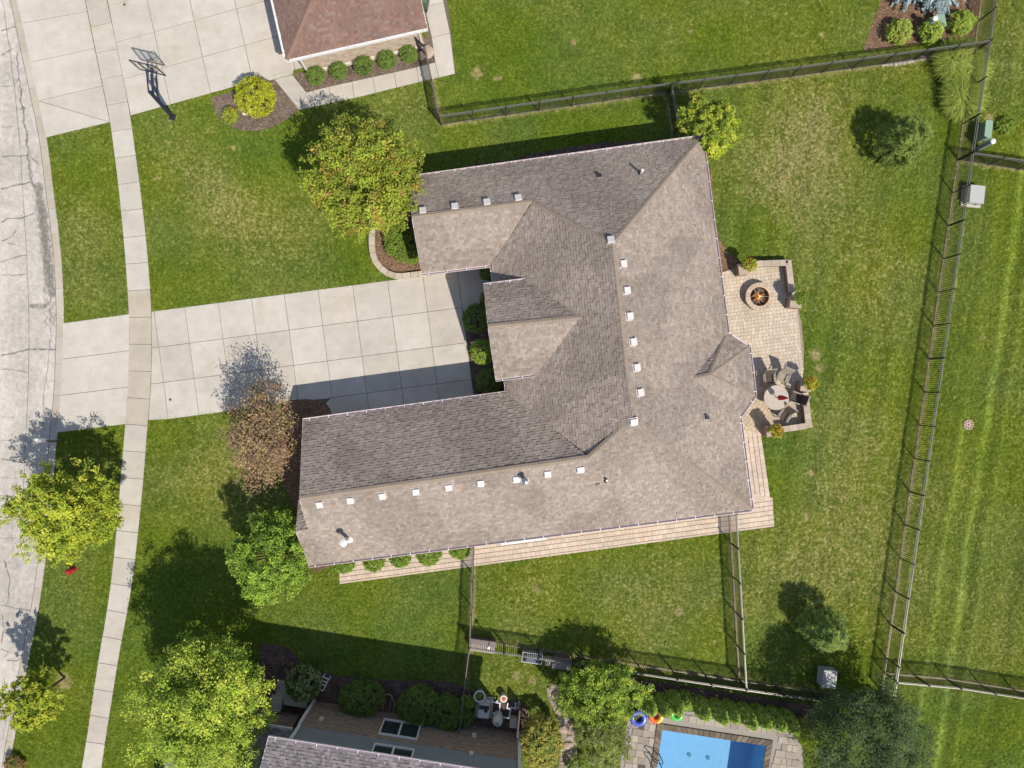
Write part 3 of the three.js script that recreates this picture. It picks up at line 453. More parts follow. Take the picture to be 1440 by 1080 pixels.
// ---------- the house ----------
const E0 = 2.75, RH = 6.05;
const house = thing('ranch_house', 'large house with brown shingle roof wrapped round the open driveway court', 'house');
{
  const R = RNG(99), e = (x, y) => P(x, y, E0);
  const A = e(577, 250), B = e(987, 193), C = e(1057, 716), P1 = P(861, 343, RH), P2 = P(888, 590, RH);
  const plN = plane3([577, 250, E0], [987, 193, E0], [861, 343, RH]), plS = plane3([434, 795, E0], [1057, 716, E0], [888, 590, RH]), plW = plane3([692, 372, E0], [714, 553, E0], [874.5, 466, RH]), plE = plane3([987, 193, E0], [1057, 716, E0], [874.5, 466, RH]);
  const NR1 = onPlane(plN, 748, 283), NR0 = P(579, 305, NR1.y), SR1 = onPlane(plS, 828, 643), SR0 = P(421, 701, SR1.y - .06);
  const nS0 = e(593, 384), inN = e(692, 372), inS = e(714, 553), sN0 = e(426, 592), D = e(434, 795);
  const roof = new THREE.Group(); roof.name = 'roof'; house.add(roof);
  const slope = (pts, m) => part('roof_slope', courses(pts), m, roof);
  slope([A, B, P1, NR1, NR0], roofNorth);
  slope([nS0, inN, NR1, NR0], roofSun);
  slope([inN, inS, SR1, P2, P1, NR1], roofSun);
  slope([B, P1, P2, C], roofSun);
  // south side with its short wider end by the gable
  const rk1 = onPlane(plS, 433, 743), bg = P(416, 747, rk1.y);
  slope([C, P2, SR1, SR0, rk1, bg, D], roofSun);
  slope([sN0, inS, SR1, SR0], roofNorth);
  const low = SR0.clone().lerp(rk1, 0.02); low.y = rk1.y - 0.62; const lowL = P(420, 704, low.y);
  slope([bg, rk1, P(434, 700, low.y), lowL], roofNorth);
  // entry gable
  const g1 = onPlane(plW, 743, 394), g2 = onPlane(plW, 820, 446), g3 = onPlane(plW, 760, 525);
  const q0 = P(680, 402, g1.y), q1 = P(686, 459, g2.y), q2 = P(697, 533, g1.y), g3b = onPlane(plW, 760, 525);
  slope([q0, g1, g2, q1], roofNorth); slope([q1, g2, g3b, q2], roofSun);
  // garden bay
  const ba = onPlane(plE, 975, 532).y, b0 = e(1023, 468), b1 = e(1053, 488), b2 = e(1061, 556), b3 = e(1040, 586), ap = P(998, 527, ba), bi = P(975, 532, ba);
  slope([b0, ap, bi], roofNorth); slope([b0, b1, ap], roofNorth); slope([b1, b2, ap], roofSun); slope([b2, b3, ap], roofSun); slope([b3, bi, ap], roofSun);
  for (const [a, b] of [[NR0, NR1], [P1, NR1], [B, P1], [P1, P2], [P2, SR1], [SR0, SR1], [C, P2], [q1, g2], [b1, ap], [b2, ap], [b0, ap], [ap, bi]]) part('ridge_cap', ridgeCaps(a, b, R), capM, roof);
  // gutters
  const out = (a, b, s) => { const d = b.clone().sub(a); return new V3(-d.z, 0, d.x).multiplyScalar(s); };
  const mid = (a, b) => { const c = new V3(4, 0, 0); const m = a.clone().add(b).multiplyScalar(.5).sub(c); const o = out(a, b, 1); return o.dot(m) < 0 ? o.negate() : o; };
  for (const [a, b, inn] of [[A, B], [B, b0], [b0, b1], [b1, b2], [b2, b3], [b3, C], [D, C], [nS0, inN, 1], [inN, inS, 1], [sN0, inS, 2]]) { let o = mid(a, b); if (inn === 1 && a === nS0) o = new V3(0.1, 0, 1); if (a === inN) o = new V3(-1, 0, 0.1); if (inn === 2) o = new V3(-.1, 0, -1); gutter(roof, a, b, o); }
  gutter(roof, q0, g1, new V3(-.1, 0, -1)); gutter(roof, q2, g3, new V3(.1, 0, 1));
  // rake boards on the gables
  for (const [a, b] of [[A, NR0], [NR0, nS0], [sN0, SR0], [SR0, rk1], [bg, D], [q0, q1], [q1, q2], [bg, lowL]]) part('rake_board', board(a, b, 0.03, 0.2, 0.11), trimM, roof);
  // walls, soffit, gable ends
  const eaves = eavePoly.map(([x, y]) => { const p = e(x, y); return [p.x, p.z]; });
  keepOff(eaves);
  part('soffit', sheet(eaves, E0 - 0.14), trimM, house);
  const wall = part('wall', block(inset(eaves, 0.42), 0, E0 - 0.15, 0), brickBeige, house);
  const tri = (pts, dx) => { const v = pts.map((p) => p.clone().add(dx)), g = new THREE.BufferGeometry().setFromPoints(v.length === 4 ? [v[0], v[1], v[2], v[0], v[2], v[3]] : v); g.computeVertexNormals(); g.setAttribute('uv', new THREE.Float32BufferAttribute(g.attributes.position.array.length / 3 * 2 ? Array.from({ length: g.attributes.position.count }, (_, i) => [g.attributes.position.getZ(i), g.attributes.position.getY(i)]).flat() : [], 2)); return g; };
  const sid = mat([.52, .46, .4], { roughness: .8, side: THREE.DoubleSide });
  const dr = new V3(0.35, -0.06, -0.05);
  part('gable_wall', tri([A.clone(), NR0.clone(), nS0.clone()], dr), sid, house);
  part('gable_wall', tri([sN0.clone(), SR0.clone(), P(453, 793, E0)], dr), sid, house);
  const pw = [q0, q1, q2].map((p) => p.clone().add(new V3(.3, -.05, 0)));
  part('gable_wall', tri([pw[0], pw[1], pw[2]], new V3()), sid, house);
  part('wall', block([[pw[0].x, pw[0].z + .35], [pw[0].x + 2.6, pw[0].z + .05], [pw[2].x + 2.2, pw[2].z - .55], [pw[2].x, pw[2].z - .3]], 0, q0.y - .1, 0), brickBeige, house);
  // doors and windows in the court and garden walls
  const wp = inset(eaves, 0.42), door = (i, t, w, h, y, name, m) => {
    const a = wp[i], b = wp[(i + 1) % wp.length], l = Math.hypot(b[0] - a[0], b[1] - a[1]), ang = -Math.atan2(b[1] - a[1], b[0] - a[0]), x = lerp(a[0], b[0], t), z = lerp(a[1], b[1], t);
    const o = part(name, box(w, h, 0.06, x, y + h / 2, z, ang), m, house); part('frame', merge([box(w + .2, .1, .1, 0, y + h + .05, 0), box(.1, h, .1, -w / 2 - .05, y + h / 2, 0), box(.1, h, .1, w / 2 + .05, y + h / 2, 0)]).rotateY(ang).translate(x, 0, z), whiteM, o); return o;
  };
  door(10, .3, 2.6, 2.2, 0.05, 'garage_door', whiteM); door(10, .68, 2.6, 2.2, 0.05, 'garage_door', whiteM); door(12, .5, 1.6, 1.4, 0.9, 'window', glassM);
  for (const t of [.2, .45, .7, .88]) door(0, t, 1.3, 1.4, .9, 'window', glassM);
  for (const t of [.25, .6]) door(1, t, 1.6, 1.5, .8, 'window', glassM);
  door(3, .5, 1.5, 2.0, .1, 'patio_door', glassM); door(5, .4, 1.4, 1.4, .9, 'window', glassM);
  for (const t of [.15, .4, .65, .85]) door(6, t, 1.3, 1.4, .9, 'window', glassM);
  door(11, .78, 1.2, 2.1, 0.1, 'front_door', mat([.12, .05, .03], { roughness: .5 }));
  // utility box on the side wall, below the eave
  part('awning_sill', (() => { const a = P(705, 763, 2.4), b = P(768, 755, 2.4); return bar(a, b, 0.28, 0.08); })(), whiteM, house);
  // vents and pipes
  for (const [x, y] of [[595, 298], [640, 292], [685, 286], [729, 280], [859, 339]]) roofVent(roof, onPlane(plN, x, y), plN);
  for (const [x, y] of [[875, 371.5], [880, 409], [884, 445], [889, 481], [894, 517], [899, 552]]) roofVent(roof, onPlane(plE, x, y), plE);
  for (const [x, y] of [[891, 592], [450, 708], [493, 702], [538, 696], [585, 690], [631, 684], [676, 678], [726, 672.5], [770, 665], [816, 659]]) roofVent(roof, onPlane(plS, x, y), plS);
  ventPipe(roof, onPlane(plS, 490, 757), 1.0, 0.1, whiteM, true); ventPipe(roof, onPlane(plS, 738, 674), 0.55, 0.09, steelM, true);
  ventPipe(roof, onPlane(plS, 852.5, 675), 0.35, 0.06, whiteM); ventPipe(roof, onPlane(plN, 901, 244), 0.55, 0.07, whiteM);
  roofVent(roof, onPlane(plS, 841, 680.5), plS, mat([.3, .24, .2]), .17); roofVent(roof, onPlane(plE, 992, 587), plE, darkM, .2); roofVent(roof, onPlane(plN, 843, 249), plN, darkM, .2); roofVent(roof, onPlane(plN, 587, 250), plN, whiteM, .16);
  for (const [x, y] of [[993, 232], [1053, 712]]) { const p = e(x, y); downspout(house, p.x, p.z, 2.7); }
}

// ---------- neighbouring houses ----------
{
  const nb = thing('neighbour_house', 'house with reddish brown shingle roof and beige brick side wall', 'house');
  const c0 = P(403, 84, E0), c1 = P(601, 39, E0), ex = c1.clone().sub(c0), L = ex.length(); ex.normalize(); const n = new V3(ex.z, 0, -ex.x);
  const at = (u, v, y) => c0.clone().addScaledVector(ex, u).addScaledVector(n, v).setY(y), pit = 0.5, D = 14;
  const r0 = at(7, 7, E0 + 7 * pit), r1 = at(L, 7, E0 + 7 * pit);
  const roof = new THREE.Group(); roof.name = 'roof'; nb.add(roof);
  part('roof_slope', courses([at(0, 0, E0), at(L, 0, E0), r1, r0]), roofBrown, roof); part('roof_slope', courses([at(0, 0, E0), r0, at(0, D, E0)]), roofBrown, roof); part('roof_slope', courses([at(0, D, E0), r0, r1, at(L, D, E0)]), roofBrown, roof);
  const cap = mat([.46, .3, .26], { map: rep(concreteTex, 1 / 2), roughness: .95 });
  part('ridge_cap', ridgeCaps(at(0, 0, E0), r0), cap, roof); part('ridge_cap', ridgeCaps(r0, r1), cap, roof);
  gutter(roof, at(0, 0, E0), at(L, 0, E0), n.clone().negate(), whiteM); gutter(roof, at(0, 0, E0), at(0, D, E0), ex.clone().negate(), whiteM);
  part('rake_board', board(at(L, 0, E0), r1, .04, .2, .1), trimM, roof); part('rake_board', board(r1, at(L, D, E0), .04, .2, .1), trimM, roof);
  const poly = [at(0, 0, 0), at(L, 0, 0), at(L, D, 0), at(0, D, 0)].map((p) => [p.x, p.z]); keepOff(poly);
  part('soffit', sheet(poly, E0 - .14), whiteM, nb);
  const w = inset(poly, .4), g = block(w, 0, E0 - .15, 0);
  part('wall', g, brickBeige, nb);
  const a = new V3(w[0][0], 0, w[0][1]), b = new V3(w[1][0], 0, w[1][1]), o = n.clone().multiplyScalar(-0.04), s = (y) => (p) => p.clone().add(o).setY(y);
  part('frieze_board', bar(s(E0 - .26)(a), s(E0 - .26)(b), .06, .2), whiteM, nb); part('foundation_ledge', bar(s(.12)(a), s(.12)(b), .08, .24), mat([.66, .64, .6]), nb);
  for (const k of [.02, .985]) { const p = a.clone().lerp(b, k).add(o.clone().multiplyScalar(2)); part('downspout', merge([box(.09, E0 - .3, .07, p.x, E0 / 2 - .1, p.z)]), whiteM, nb); }
  const tri = new THREE.BufferGeometry().setFromPoints([at(L - .4, .2, E0 - .1), at(L - .4, 7, E0 + 3.3), at(L - .4, D - .2, E0 - .1)]); tri.computeVertexNormals(); part('gable_wall', tri, mat([.6, .56, .5], { side: THREE.DoubleSide }), nb);
}
let southWall;
{
  const nb = thing('neighbour_house', 'two storey house with grey shingle roof, blue grey siding and brown brick base', 'house');
  const EH = 5.8, c0 = P(377, 1039, EH), c1 = P(755, 1098, EH), ex = c1.clone().sub(c0), L = ex.length(); ex.normalize(); const n = new V3(-ex.z, 0, ex.x), D = 10;
  const at = (u, v, y) => c0.clone().addScaledVector(ex, u).addScaledVector(n, v).setY(y);
  const roof = new THREE.Group(); roof.name = 'roof'; nb.add(roof);
  const r0 = at(0, 5, EH + 2.5), r1 = at(L, 5, EH + 2.5);
  part('roof_slope', courses([at(0, 0, EH), at(L, 0, EH), r1, r0]), roofGrey, roof); part('roof_slope', courses([at(0, D, EH), r0, r1, at(L, D, EH)]), roofGrey, roof);
  part('ridge_cap', ridgeCaps(r0, r1), mat([.4, .37, .37], { map: rep(concreteTex, 1 / 2) }), roof);
  const pinkM = mat([.72, .66, .7], { roughness: .4 });
  gutter(roof, at(0, 0, EH), at(L, 0, EH), n.clone().negate(), pinkM);
  for (const u of [0, L]) for (const v of [0, D]) part('rake_board', board(at(u, v, EH), at(u, 5, EH + 2.5), .04, .2, .1), whiteM, roof);
  const poly = [at(0, 0, 0), at(L, 0, 0), at(L, D, 0), at(0, D, 0)].map((p) => [p.x, p.z]), w = inset(poly, .68); keepOff(w);
  part('soffit', sheet(poly, EH - .14), whiteM, nb);
  part('brick_wall', block(inset(w, -0.03), 0, 2.9, 0.02), brickBrown, nb);
  const sid = mat([.24, .285, .33], { roughness: .75, bumpMap: (() => { const t = dataTex(4, 128, (u, v) => (v * 8) % 1, false); return rep(t, 1, 1 / 1.0); })(), bumpScale: .02 });
  part('siding_wall', block(w, 2.9, EH - .15, 0), sid, nb);
  for (const u of [.4, L - .4]) { const g = new THREE.BufferGeometry().setFromPoints([at(u, .3, EH - .1), at(u, 5, EH + 2.3), at(u, D - .3, EH - .1)]); g.computeVertexNormals(); part('gable_wall', g, mat([.27, .3, .34], { side: THREE.DoubleSide }), nb); }
  const a = new V3(w[0][0], 0, w[0][1]), b = new V3(w[1][0], 0, w[1][1]), ang = -Math.atan2(ex.z, ex.x), WL = a.distanceTo(b);
  southWall = { a, b, ex, n, ang };
  const on = (u, y, off) => a.clone().addScaledVector(ex, u).addScaledVector(n, -off).setY(y);
  const win = (u, y, ww, hh) => {
    const p = on(u, y + hh / 2, .06), o = part('window', box(ww, hh, .05).rotateY(ang).translate(p.x, p.y, p.z), glassM, nb), q = on(u, 0, .1);
    part('frame', merge([box(ww + .16, .09, .1, 0, y + hh + .04, 0), box(ww + .16, .09, .12, 0, y - .04, 0), box(.08, hh, .1, -ww / 2 - .04, y + hh / 2, 0), box(.08, hh, .1, ww / 2 + .04, y + hh / 2, 0), box(.1, hh, .1, 0, y + hh / 2, 0)]).rotateY(ang).translate(q.x, 0, q.z), whiteM, o);
  };
  win(5.3, 1.05, 1.95, 1.5); win(5.3, 3.75, 1.95, 1.35);
  for (const [u, y0, y1] of [[.06, 0, 2.8], [.1, 2.95, EH - .2], [WL - .06, .1, EH - .2]]) { const p = on(u, 0, .09); part('corner_board', box(.16, y1 - y0, .1).rotateY(ang).translate(p.x, (y0 + y1) / 2, p.z), whiteM, nb); }
  for (const [u, y] of [[1.0, 2.0], [9.3, 3.15], [9.35, 1.2]]) { const p = on(u, y, .09); part('wall_box', box(.22, .24, .14).rotateY(ang).translate(p.x, p.y, p.z), mat([.7, .66, .58]), nb); }
  // single storey wing at the end, in the tall part's shade
  const gp = (u, v, y) => at(u, v, y), G0 = 2.9;
  const q = [gp(-5.6, 1.2, 0), gp(.42, 1.2, 0), gp(.42, D, 0), gp(-5.6, D, 0)].map((p) => [p.x, p.z]); keepOff(q);
  part('wing_wall', block(inset(q, .35), 0, G0 - .1, 0), brickBrown, nb);
  const rr0 = gp(-5.6, 5.2, G0 + 1.6), rr1 = gp(.42, 5.2, G0 + 1.6);
  part('roof_slope', courses([gp(-5.6, 1.0, G0), gp(.42, 1.0, G0), rr1, rr0]), roofGrey, roof); part('roof_slope', courses([gp(-5.6, 9.4, G0), rr0, rr1, gp(.42, 9.4, G0)]), roofGrey, roof);
  gutter(roof, gp(-5.6, 1.0, G0), gp(.42, 1.0, G0), n.clone().negate(), whiteM);
  const st = thing('entry_stoop', 'small grey concrete stoop with steps against the brick house corner', 'stoop');
  const sp = on(-.9, 0, .3); part('platform', box(1.3, .45, 1.1).rotateY(ang).translate(sp.x, .225, sp.z), conc[2], st); const s2 = on(-1.85, 0, .35); part('step', box(.55, .28, 1.1).rotateY(ang).translate(s2.x, .14, s2.z), conc[1], st); const s3 = on(-2.0, 0, -.3); part('step', box(.7, .5, .7).rotateY(ang).translate(s3.x, .25, s3.z), conc[0], st);
  // window well with bars
  const ww = thing('window_well', 'half round metal window well with bars at the brick wall', 'window well'), wc = on(4.2, 0, .1), pts = []; for (let i = 0; i <= 14; i++) { const t = Math.PI * i / 14; pts.push(wc.clone().addScaledVector(ex, Math.cos(t) * .45).addScaledVector(n, -Math.sin(t) * 1.0).setY(.12)); }
  part('rim', tube(pts, .035, 30, 6), mat([.45, .42, .36], { metalness: .5, roughness: .5 }), ww);
  for (const k of [-.2, .2]) part('bar', rod(wc.clone().addScaledVector(ex, k).setY(.13), wc.clone().addScaledVector(ex, k * .9).addScaledVector(n, -.95).setY(.13), .02), mat([.5, .47, .4], { metalness: .5, roughness: .5 }), ww);
}

// ---------- fences: posts, rails and single pickets ----------
const picketG = new THREE.BoxGeometry(0.028, 1.27, 0.028), postG = merge([box(.06, 1.48, .06, 0, .74, 0), box(.075, .03, .075, 0, 1.49, 0)]);
function fence(name, label, line, cat = 'fence', skip) {
  const pts = px2(line), o = thing(name, label, cat);
  for (let i = 0; i + 1 < pts.length; i++) {
    const [ax, az] = pts[i], [bx, bz] = pts[i + 1], L = Math.hypot(bx - ax, bz - az), n = Math.max(1, Math.round(L / 1.9)), ang = -Math.atan2(bz - az, bx - ax);
    const at = (t, y) => new V3(lerp(ax, bx, t), y, lerp(az, bz, t));
    for (let k = i ? 1 : 0; k <= n; k++) { const p = part('post', postG, bronzeM, o); p.position.copy(at(k / n, 0)); p.rotation.y = ang; }
    for (let k = 0; k < n; k++) for (const y of [.13, 1.22, 1.39]) part('rail', bar(at(k / n, y), at((k + 1) / n, y), .038, .036), railM, o);
    const m = Math.round(L / 0.118); for (let k = 1; k < m; k++) { if (Math.abs((k / m * n) % 1 - .5) > .485) continue; const p = part('picket', picketG, bronzeM, o); p.position.copy(at(k / m, .74)); p.rotation.y = ang; }
  }
  return o;
}
fence('picket_fence', 'dark metal picket fence running along the tall grasses and the reddish roofed neighbour lawn', fences.north);
fence('picket_fence', 'short run of dark metal fence beside the blue spruce bed', fences.northEast);
fence('picket_fence', 'dark metal fence behind the clumps of ornamental grass', fences.eastUpper);
fence('picket_fence', 'longest straight dark metal fence between the back lawn and the striped mown lawn', fences.east);
fence('picket_fence', 'dark metal fence running past the storage boxes and behind the pool hedge', fences.south);
fence('picket_fence', 'dark metal fence starting beside the white capped post and grey utility box', fences.eastNeighbour);
fence('picket_fence', 'dark metal fence crossing the striped lawn beside the big dark tree', fences.farEast);
fence('picket_fence', 'dark metal fence from the paver walk to the brown storage box', fences.sideGate);
fence('picket_fence', 'dark metal fence from the house corner downspout across the lawn to the pool side', fences.rearGate);
fence('picket_fence', 'dark metal fence from the storage box to the brown brick house wall', fences.southGate);
fence('picket_fence', 'dark metal fence from the row of round shrubs to the lawn corner', fences.frontGate);
fence('picket_fence', 'short dark metal fence beside the leafy tree at the house corner', fences.northGate);
{
  const g = thing('fence_gate', 'dark metal gate standing ajar at the beige brick wall', 'gate', [...(() => { const [x, z] = G(601, 81); return [x, 0, z]; })()], 2.4);
  part('frame', merge([box(.05, 1.4, .05, 0, .75, 0), box(.05, 1.4, .05, 1.1, .75, 0), box(1.1, .04, .04, .55, .12, 0), box(1.1, .04, .04, .55, 1.2, 0), box(1.1, .04, .04, .55, 1.4, 0)]), bronzeM, g);
  for (let k = 1; k < 9; k++) { const p = part('picket', picketG, bronzeM, g); p.position.set(k * .122, .75, 0); }
  part('latch', box(.12, .06, .08, 1.1, 1.0, 0), darkM, g);
}

// ---------- plants ----------
const leafM = new THREE.MeshPhysicalMaterial({ color: 0xffffff, vertexColors: true, roughness: .85, transmission: .28, thickness: 0, side: THREE.DoubleSide, specularIntensity: .35 });
const barkM = mat([.14, .105, .08], { bumpMap: rep(noiseBump, 2), bumpScale: .03, roughness: 1 });
function leafMesh() {
  const pos = [], nor = [], col = [], idx = []; const a = new V3(), b = new V3(), t = new V3();
  return {
    leaf(p, n, dir, len, wid, c, fold = .25) {                  // a pointed blade: two folded halves
      a.copy(dir).addScaledVector(n, -dir.dot(n)).normalize(); b.crossVectors(n, a); const k = pos.length / 3;
      for (const [s, w, f] of [[0, 0, 0], [.45, .5, 1], [1, 0, 0], [.45, -.5, 1]]) { t.copy(p).addScaledVector(a, (s - .4) * len).addScaledVector(b, w * wid).addScaledVector(n, f * fold * wid); pos.push(t.x, t.y, t.z); nor.push(n.x, n.y, n.z); col.push(c[0], c[1], c[2]); }
      idx.push(k, k + 2, k + 1, k, k + 3, k + 2);
    },
    blade(p, d, len, wid, droop, c) {                           // a long arching blade
      const s = new V3(-d.z, 0, d.x).normalize(), k = pos.length / 3, N = 5, q = p.clone(), v = new V3(d.x * .35, 1, d.z * .35).normalize();
      for (let i = 0; i <= N; i++) { const w = wid * (1 - i / N) + .002; for (const e of [-1, 1]) { t.copy(q).addScaledVector(s, e * w); pos.push(t.x, t.y, t.z); nor.push(d.x * .3, .9, d.z * .3); col.push(...c); } q.addScaledVector(v, len / N); v.x += d.x * droop; v.z += d.z * droop; v.y -= droop * .75; v.normalize(); }
      for (let i = 0; i < N; i++) { const m = k + i * 2; idx.push(m, m + 1, m + 2, m + 1, m + 3, m + 2); }
    },
    geo() { const g = new THREE.BufferGeometry(); g.setAttribute('position', new THREE.Float32BufferAttribute(pos, 3)); g.setAttribute('normal', new THREE.Float32BufferAttribute(nor, 3)); g.setAttribute('color', new THREE.Float32BufferAttribute(col, 3)); g.setIndex(idx); return g; },
  };
}
const sph = (R) => { const y = 2 * R() - 1, a = R() * 6.2832, s = Math.sqrt(1 - y * y); return new V3(s * Math.cos(a), y, s * Math.sin(a)); };
function crown(R, o) {                                         // leaves in clumps; the clumps follow branch sprays, so the outline is ragged and gaps stay open
  const m = o.mesh || leafMesh(), s0 = R() * 50, q = new V3(), n = new V3(), d = new V3(), minY = o.minY ?? -.55, sprays = [];
  for (let i = 0; i < (o.sprays ?? 0); i++) { let u; do u = sph(R); while (u.y < minY); sprays.push([u, .78 + .36 * R(), .8 + .4 * R()]); }
  for (let i = 0; i < o.clumps; i++) {
    let u, k, kc = .85 + .3 * R();
    if (sprays.length && R() < .8) { const [su, sr, sk] = sprays[Math.floor(R() * sprays.length)], t = Math.pow(R(), .6); u = sph(R).multiplyScalar((o.spread ?? .3) * (1.15 - .6 * t)).add(su).normalize(); k = sr * lerp(o.shell ?? .45, 1, t); kc = sk * (.9 + .2 * R()); }
    else { do u = sph(R); while (u.y < minY); k = (1 + (o.lump ?? .22) * (fbm(u.x * 2.2 + s0, u.z * 2.2 + u.y * 1.7 + s0, 3, 256, 3) - .5) * 2) * lerp(o.shell ?? .45, sprays.length ? .85 : 1, Math.pow(R(), .55)); }
    const c = new V3(u.x * o.rx * k, u.y * o.ry * k, u.z * o.rz * k).add(o.at), prof = o.profile ? o.profile((c.y - o.at.y) / o.ry) : 1; c.x = o.at.x + (c.x - o.at.x) * prof; c.z = o.at.z + (c.z - o.at.z) * prof;
    const pal = o.pal[Math.floor(R() * o.pal.length)], tip = o.tip && R() < o.tipShare, gain = o.gain ?? 1.45;
    for (let j = 0; j < o.leaves; j++) {
      q.set(R() + R() - 1, (R() + R() - 1) * (o.flat ?? .7), R() + R() - 1).multiplyScalar(o.cr).add(c);
      n.copy(u).multiplyScalar(o.outward ?? .4).add(sph(R).multiplyScalar(o.random ?? .75)); n.y += o.upward ?? .8; n.normalize(); d.copy(sph(R)).add(u); if (o.hang) d.y -= o.hang;
      const p = tip && R() < .6 ? o.tip : pal, kk = gain * kc * (.75 + .5 * R()), sz = o.size * (.7 + .6 * R());
      m.leaf(q, n, d, sz, sz * (o.aspect ?? .6), [Math.min(.75, p[0] * kk), Math.min(.75, p[1] * kk), p[2] * kk]);
    }
  }
  return m;
}
function limbs(R, base, top, r, spread, count) {
  const l = [], tr = [new V3(0, -.1, 0), new V3((R() - .5) * .15, base * .6, (R() - .5) * .15), new V3(0, base, 0), new V3((R() - .5) * .3, top, (R() - .5) * .3)];
  const T = (pts, r0, r1) => { const c = new THREE.CatmullRomCurve3(pts), g = new THREE.TubeGeometry(c, 10, 1, 7); const p = g.attributes.position; for (let i = 0; i <= 10; i++) { const ctr = c.getPointAt(i / 10), rr = lerp(r0, r1, i / 10); for (let k = 0; k <= 7; k++) { const j = i * 8 + k; p.setXYZ(j, ctr.x + (p.getX(j) - ctr.x) * rr, ctr.y + (p.getY(j) - ctr.y) * rr, ctr.z + (p.getZ(j) - ctr.z) * rr); } } g.computeVertexNormals(); return g; };
  l.push(T(tr, r, r * .25));
  for (let i = 0; i < count; i++) { const a = i / count * 6.283 + R(), h = lerp(base, top * .85, R()), s = spread * (.55 + .4 * R()); l.push(T([new V3(0, h * .9, 0), new V3(Math.cos(a) * s * .5, h + .3, Math.sin(a) * s * .5), new V3(Math.cos(a) * s, h + .8 + R() * .5, Math.sin(a) * s)], r * .4, r * .08)); }
  return merge(l);
}
function tree(name, label, seed, px, py, hc, rpx, o) {          // crown centre as seen in the photo, its height, its radius in pixels
  const R = RNG(seed), c = P(px, py, hc), r = rpx * (H - hc) / F, ry = o.ry ?? r * .8, t = thing(name, label, 'tree', [c.x, 0, c.z]);
  part('trunk', limbs(R, Math.max(.6, hc - ry * .75), hc + ry * .5, o.trunk ?? r * .045, r * .8, o.limbs ?? 9), barkM, t);
  part('crown', crown(R, { at: new V3(0, hc, 0), rx: r * (o.sx ?? 1), rz: r * (o.sz ?? 1), ry, size: .15, leaves: 26, cr: r * .1, clumps: 700, sprays: 64, spread: .4, ...o }).geo(), leafM, t);
  return t;
}
const palMaple = [[.22, .255, .03], [.18, .22, .028], [.25, .265, .045], [.15, .195, .025], [.205, .265, .03]];
const palLime = [[.30, .34, .035], [.25, .30, .03], [.34, .36, .05], [.19, .25, .03], [.27, .33, .035]];
const palGreen = [[.165, .25, .035], [.13, .21, .03], [.2, .29, .04], [.22, .31, .045], [.11, .18, .028]];
const palMix = [[.20, .265, .035], [.16, .225, .03], [.25, .31, .045], [.28, .33, .05], [.13, .19, .028]];
const palDark = [[.075, .115, .042], [.062, .095, .036], [.095, .135, .046], [.08, .12, .055]];
const palPurple = [[.18, .12, .075], [.15, .092, .062], [.21, .15, .085], [.17, .145, .058], [.14, .1, .07], [.23, .165, .1]];
tree('shade_tree', 'broad maple with yellow green leaves tipped orange beside the curved stone edging', 101, 512, 252, 4.0, 82, { pal: palMaple, tip: [.32, .21, .06], tipShare: .14, clumps: 1000, leaves: 32, size: .13, ry: 2.5, shell: .4, lump: .3, gain: 1.65, sprays: 90 });
tree('street_tree', 'bright lime green tree overhanging the street beside the mailbox', 102, 84, 718, 3.5, 72, { pal: palLime, clumps: 700, leaves: 30, size: .14, ry: 2.0, lump: .4, shell: .35, gain: 1.6 });
tree('street_tree', 'small lime green tree with a ring of bare soil by the kerb', 103, 40, 986, 3.0, 42, { pal: palLime, clumps: 300, leaves: 30, size: .13, ry: 1.4, lump: .35, trunk: .08 });
tree('crabapple_tree', 'thin brownish purple leaved tree at the driveway edge', 104, 368, 612, 3.0, 56, { pal: palPurple, gain: 2.1, clumps: 620, leaves: 17, size: .115, ry: 1.7, lump: .45, sz: 1.35, sx: .9, shell: .3, cr: .42, trunk: .1, limbs: 14 });
tree('leafy_tree', 'dense mid green tree at the gable end of the long wing', 105, 380, 783, 3.0, 60, { pal: palGreen, gain: 1.7, clumps: 650, leaves: 32, size: .115, ry: 1.9, lump: .25, sprays: 36 });
tree('shade_tree', 'very large green shade tree beside the grey roofed house', 106, 287, 992, 5.0, 97, { pal: palMix, gain: 2.0, clumps: 1400, leaves: 40, size: .125, ry: 3.0, lump: .2, sprays: 70, spread: .34, cr: .36 });
tree('leafy_tree', 'round bright green tree at the house corner beside the short fence', 107, 996, 180, 2.4, 44, { pal: palMix.concat(palLime), gain: 1.6, clumps: 480, leaves: 30, size: .11, ry: 1.5, lump: .3, sz: 1.1, sprays: 26 });
tree('shade_tree', 'big dark green tree at the fence corner beside the pool paving', 108, 1216, 1040, 3.2, 86, { pal: palDark, gain: 1.6, clumps: 1300, leaves: 32, size: .12, ry: 2.3, lump: .25, aspect: .4 });
tree('leafy_tree', 'bushy green tree beside the dirt path, crown reaching over the storage boxes fence', 109, 846, 973, 2.0, 58, { pal: palGreen.concat(palMix), gain: 1.7, clumps: 640, leaves: 30, size: .115, ry: 1.3, lump: .35, sx: 1.1, sz: .75 });
tree('leafy_tree', 'paler fine leaved tree between the dirt path and the pool paving', 110, 846, 1046, 2.2, 40, { pal: [[.2, .23, .07], [.17, .21, .06], [.24, .27, .09]], clumps: 380, leaves: 26, size: .085, ry: 1.3, lump: .3, sz: 1.2 });
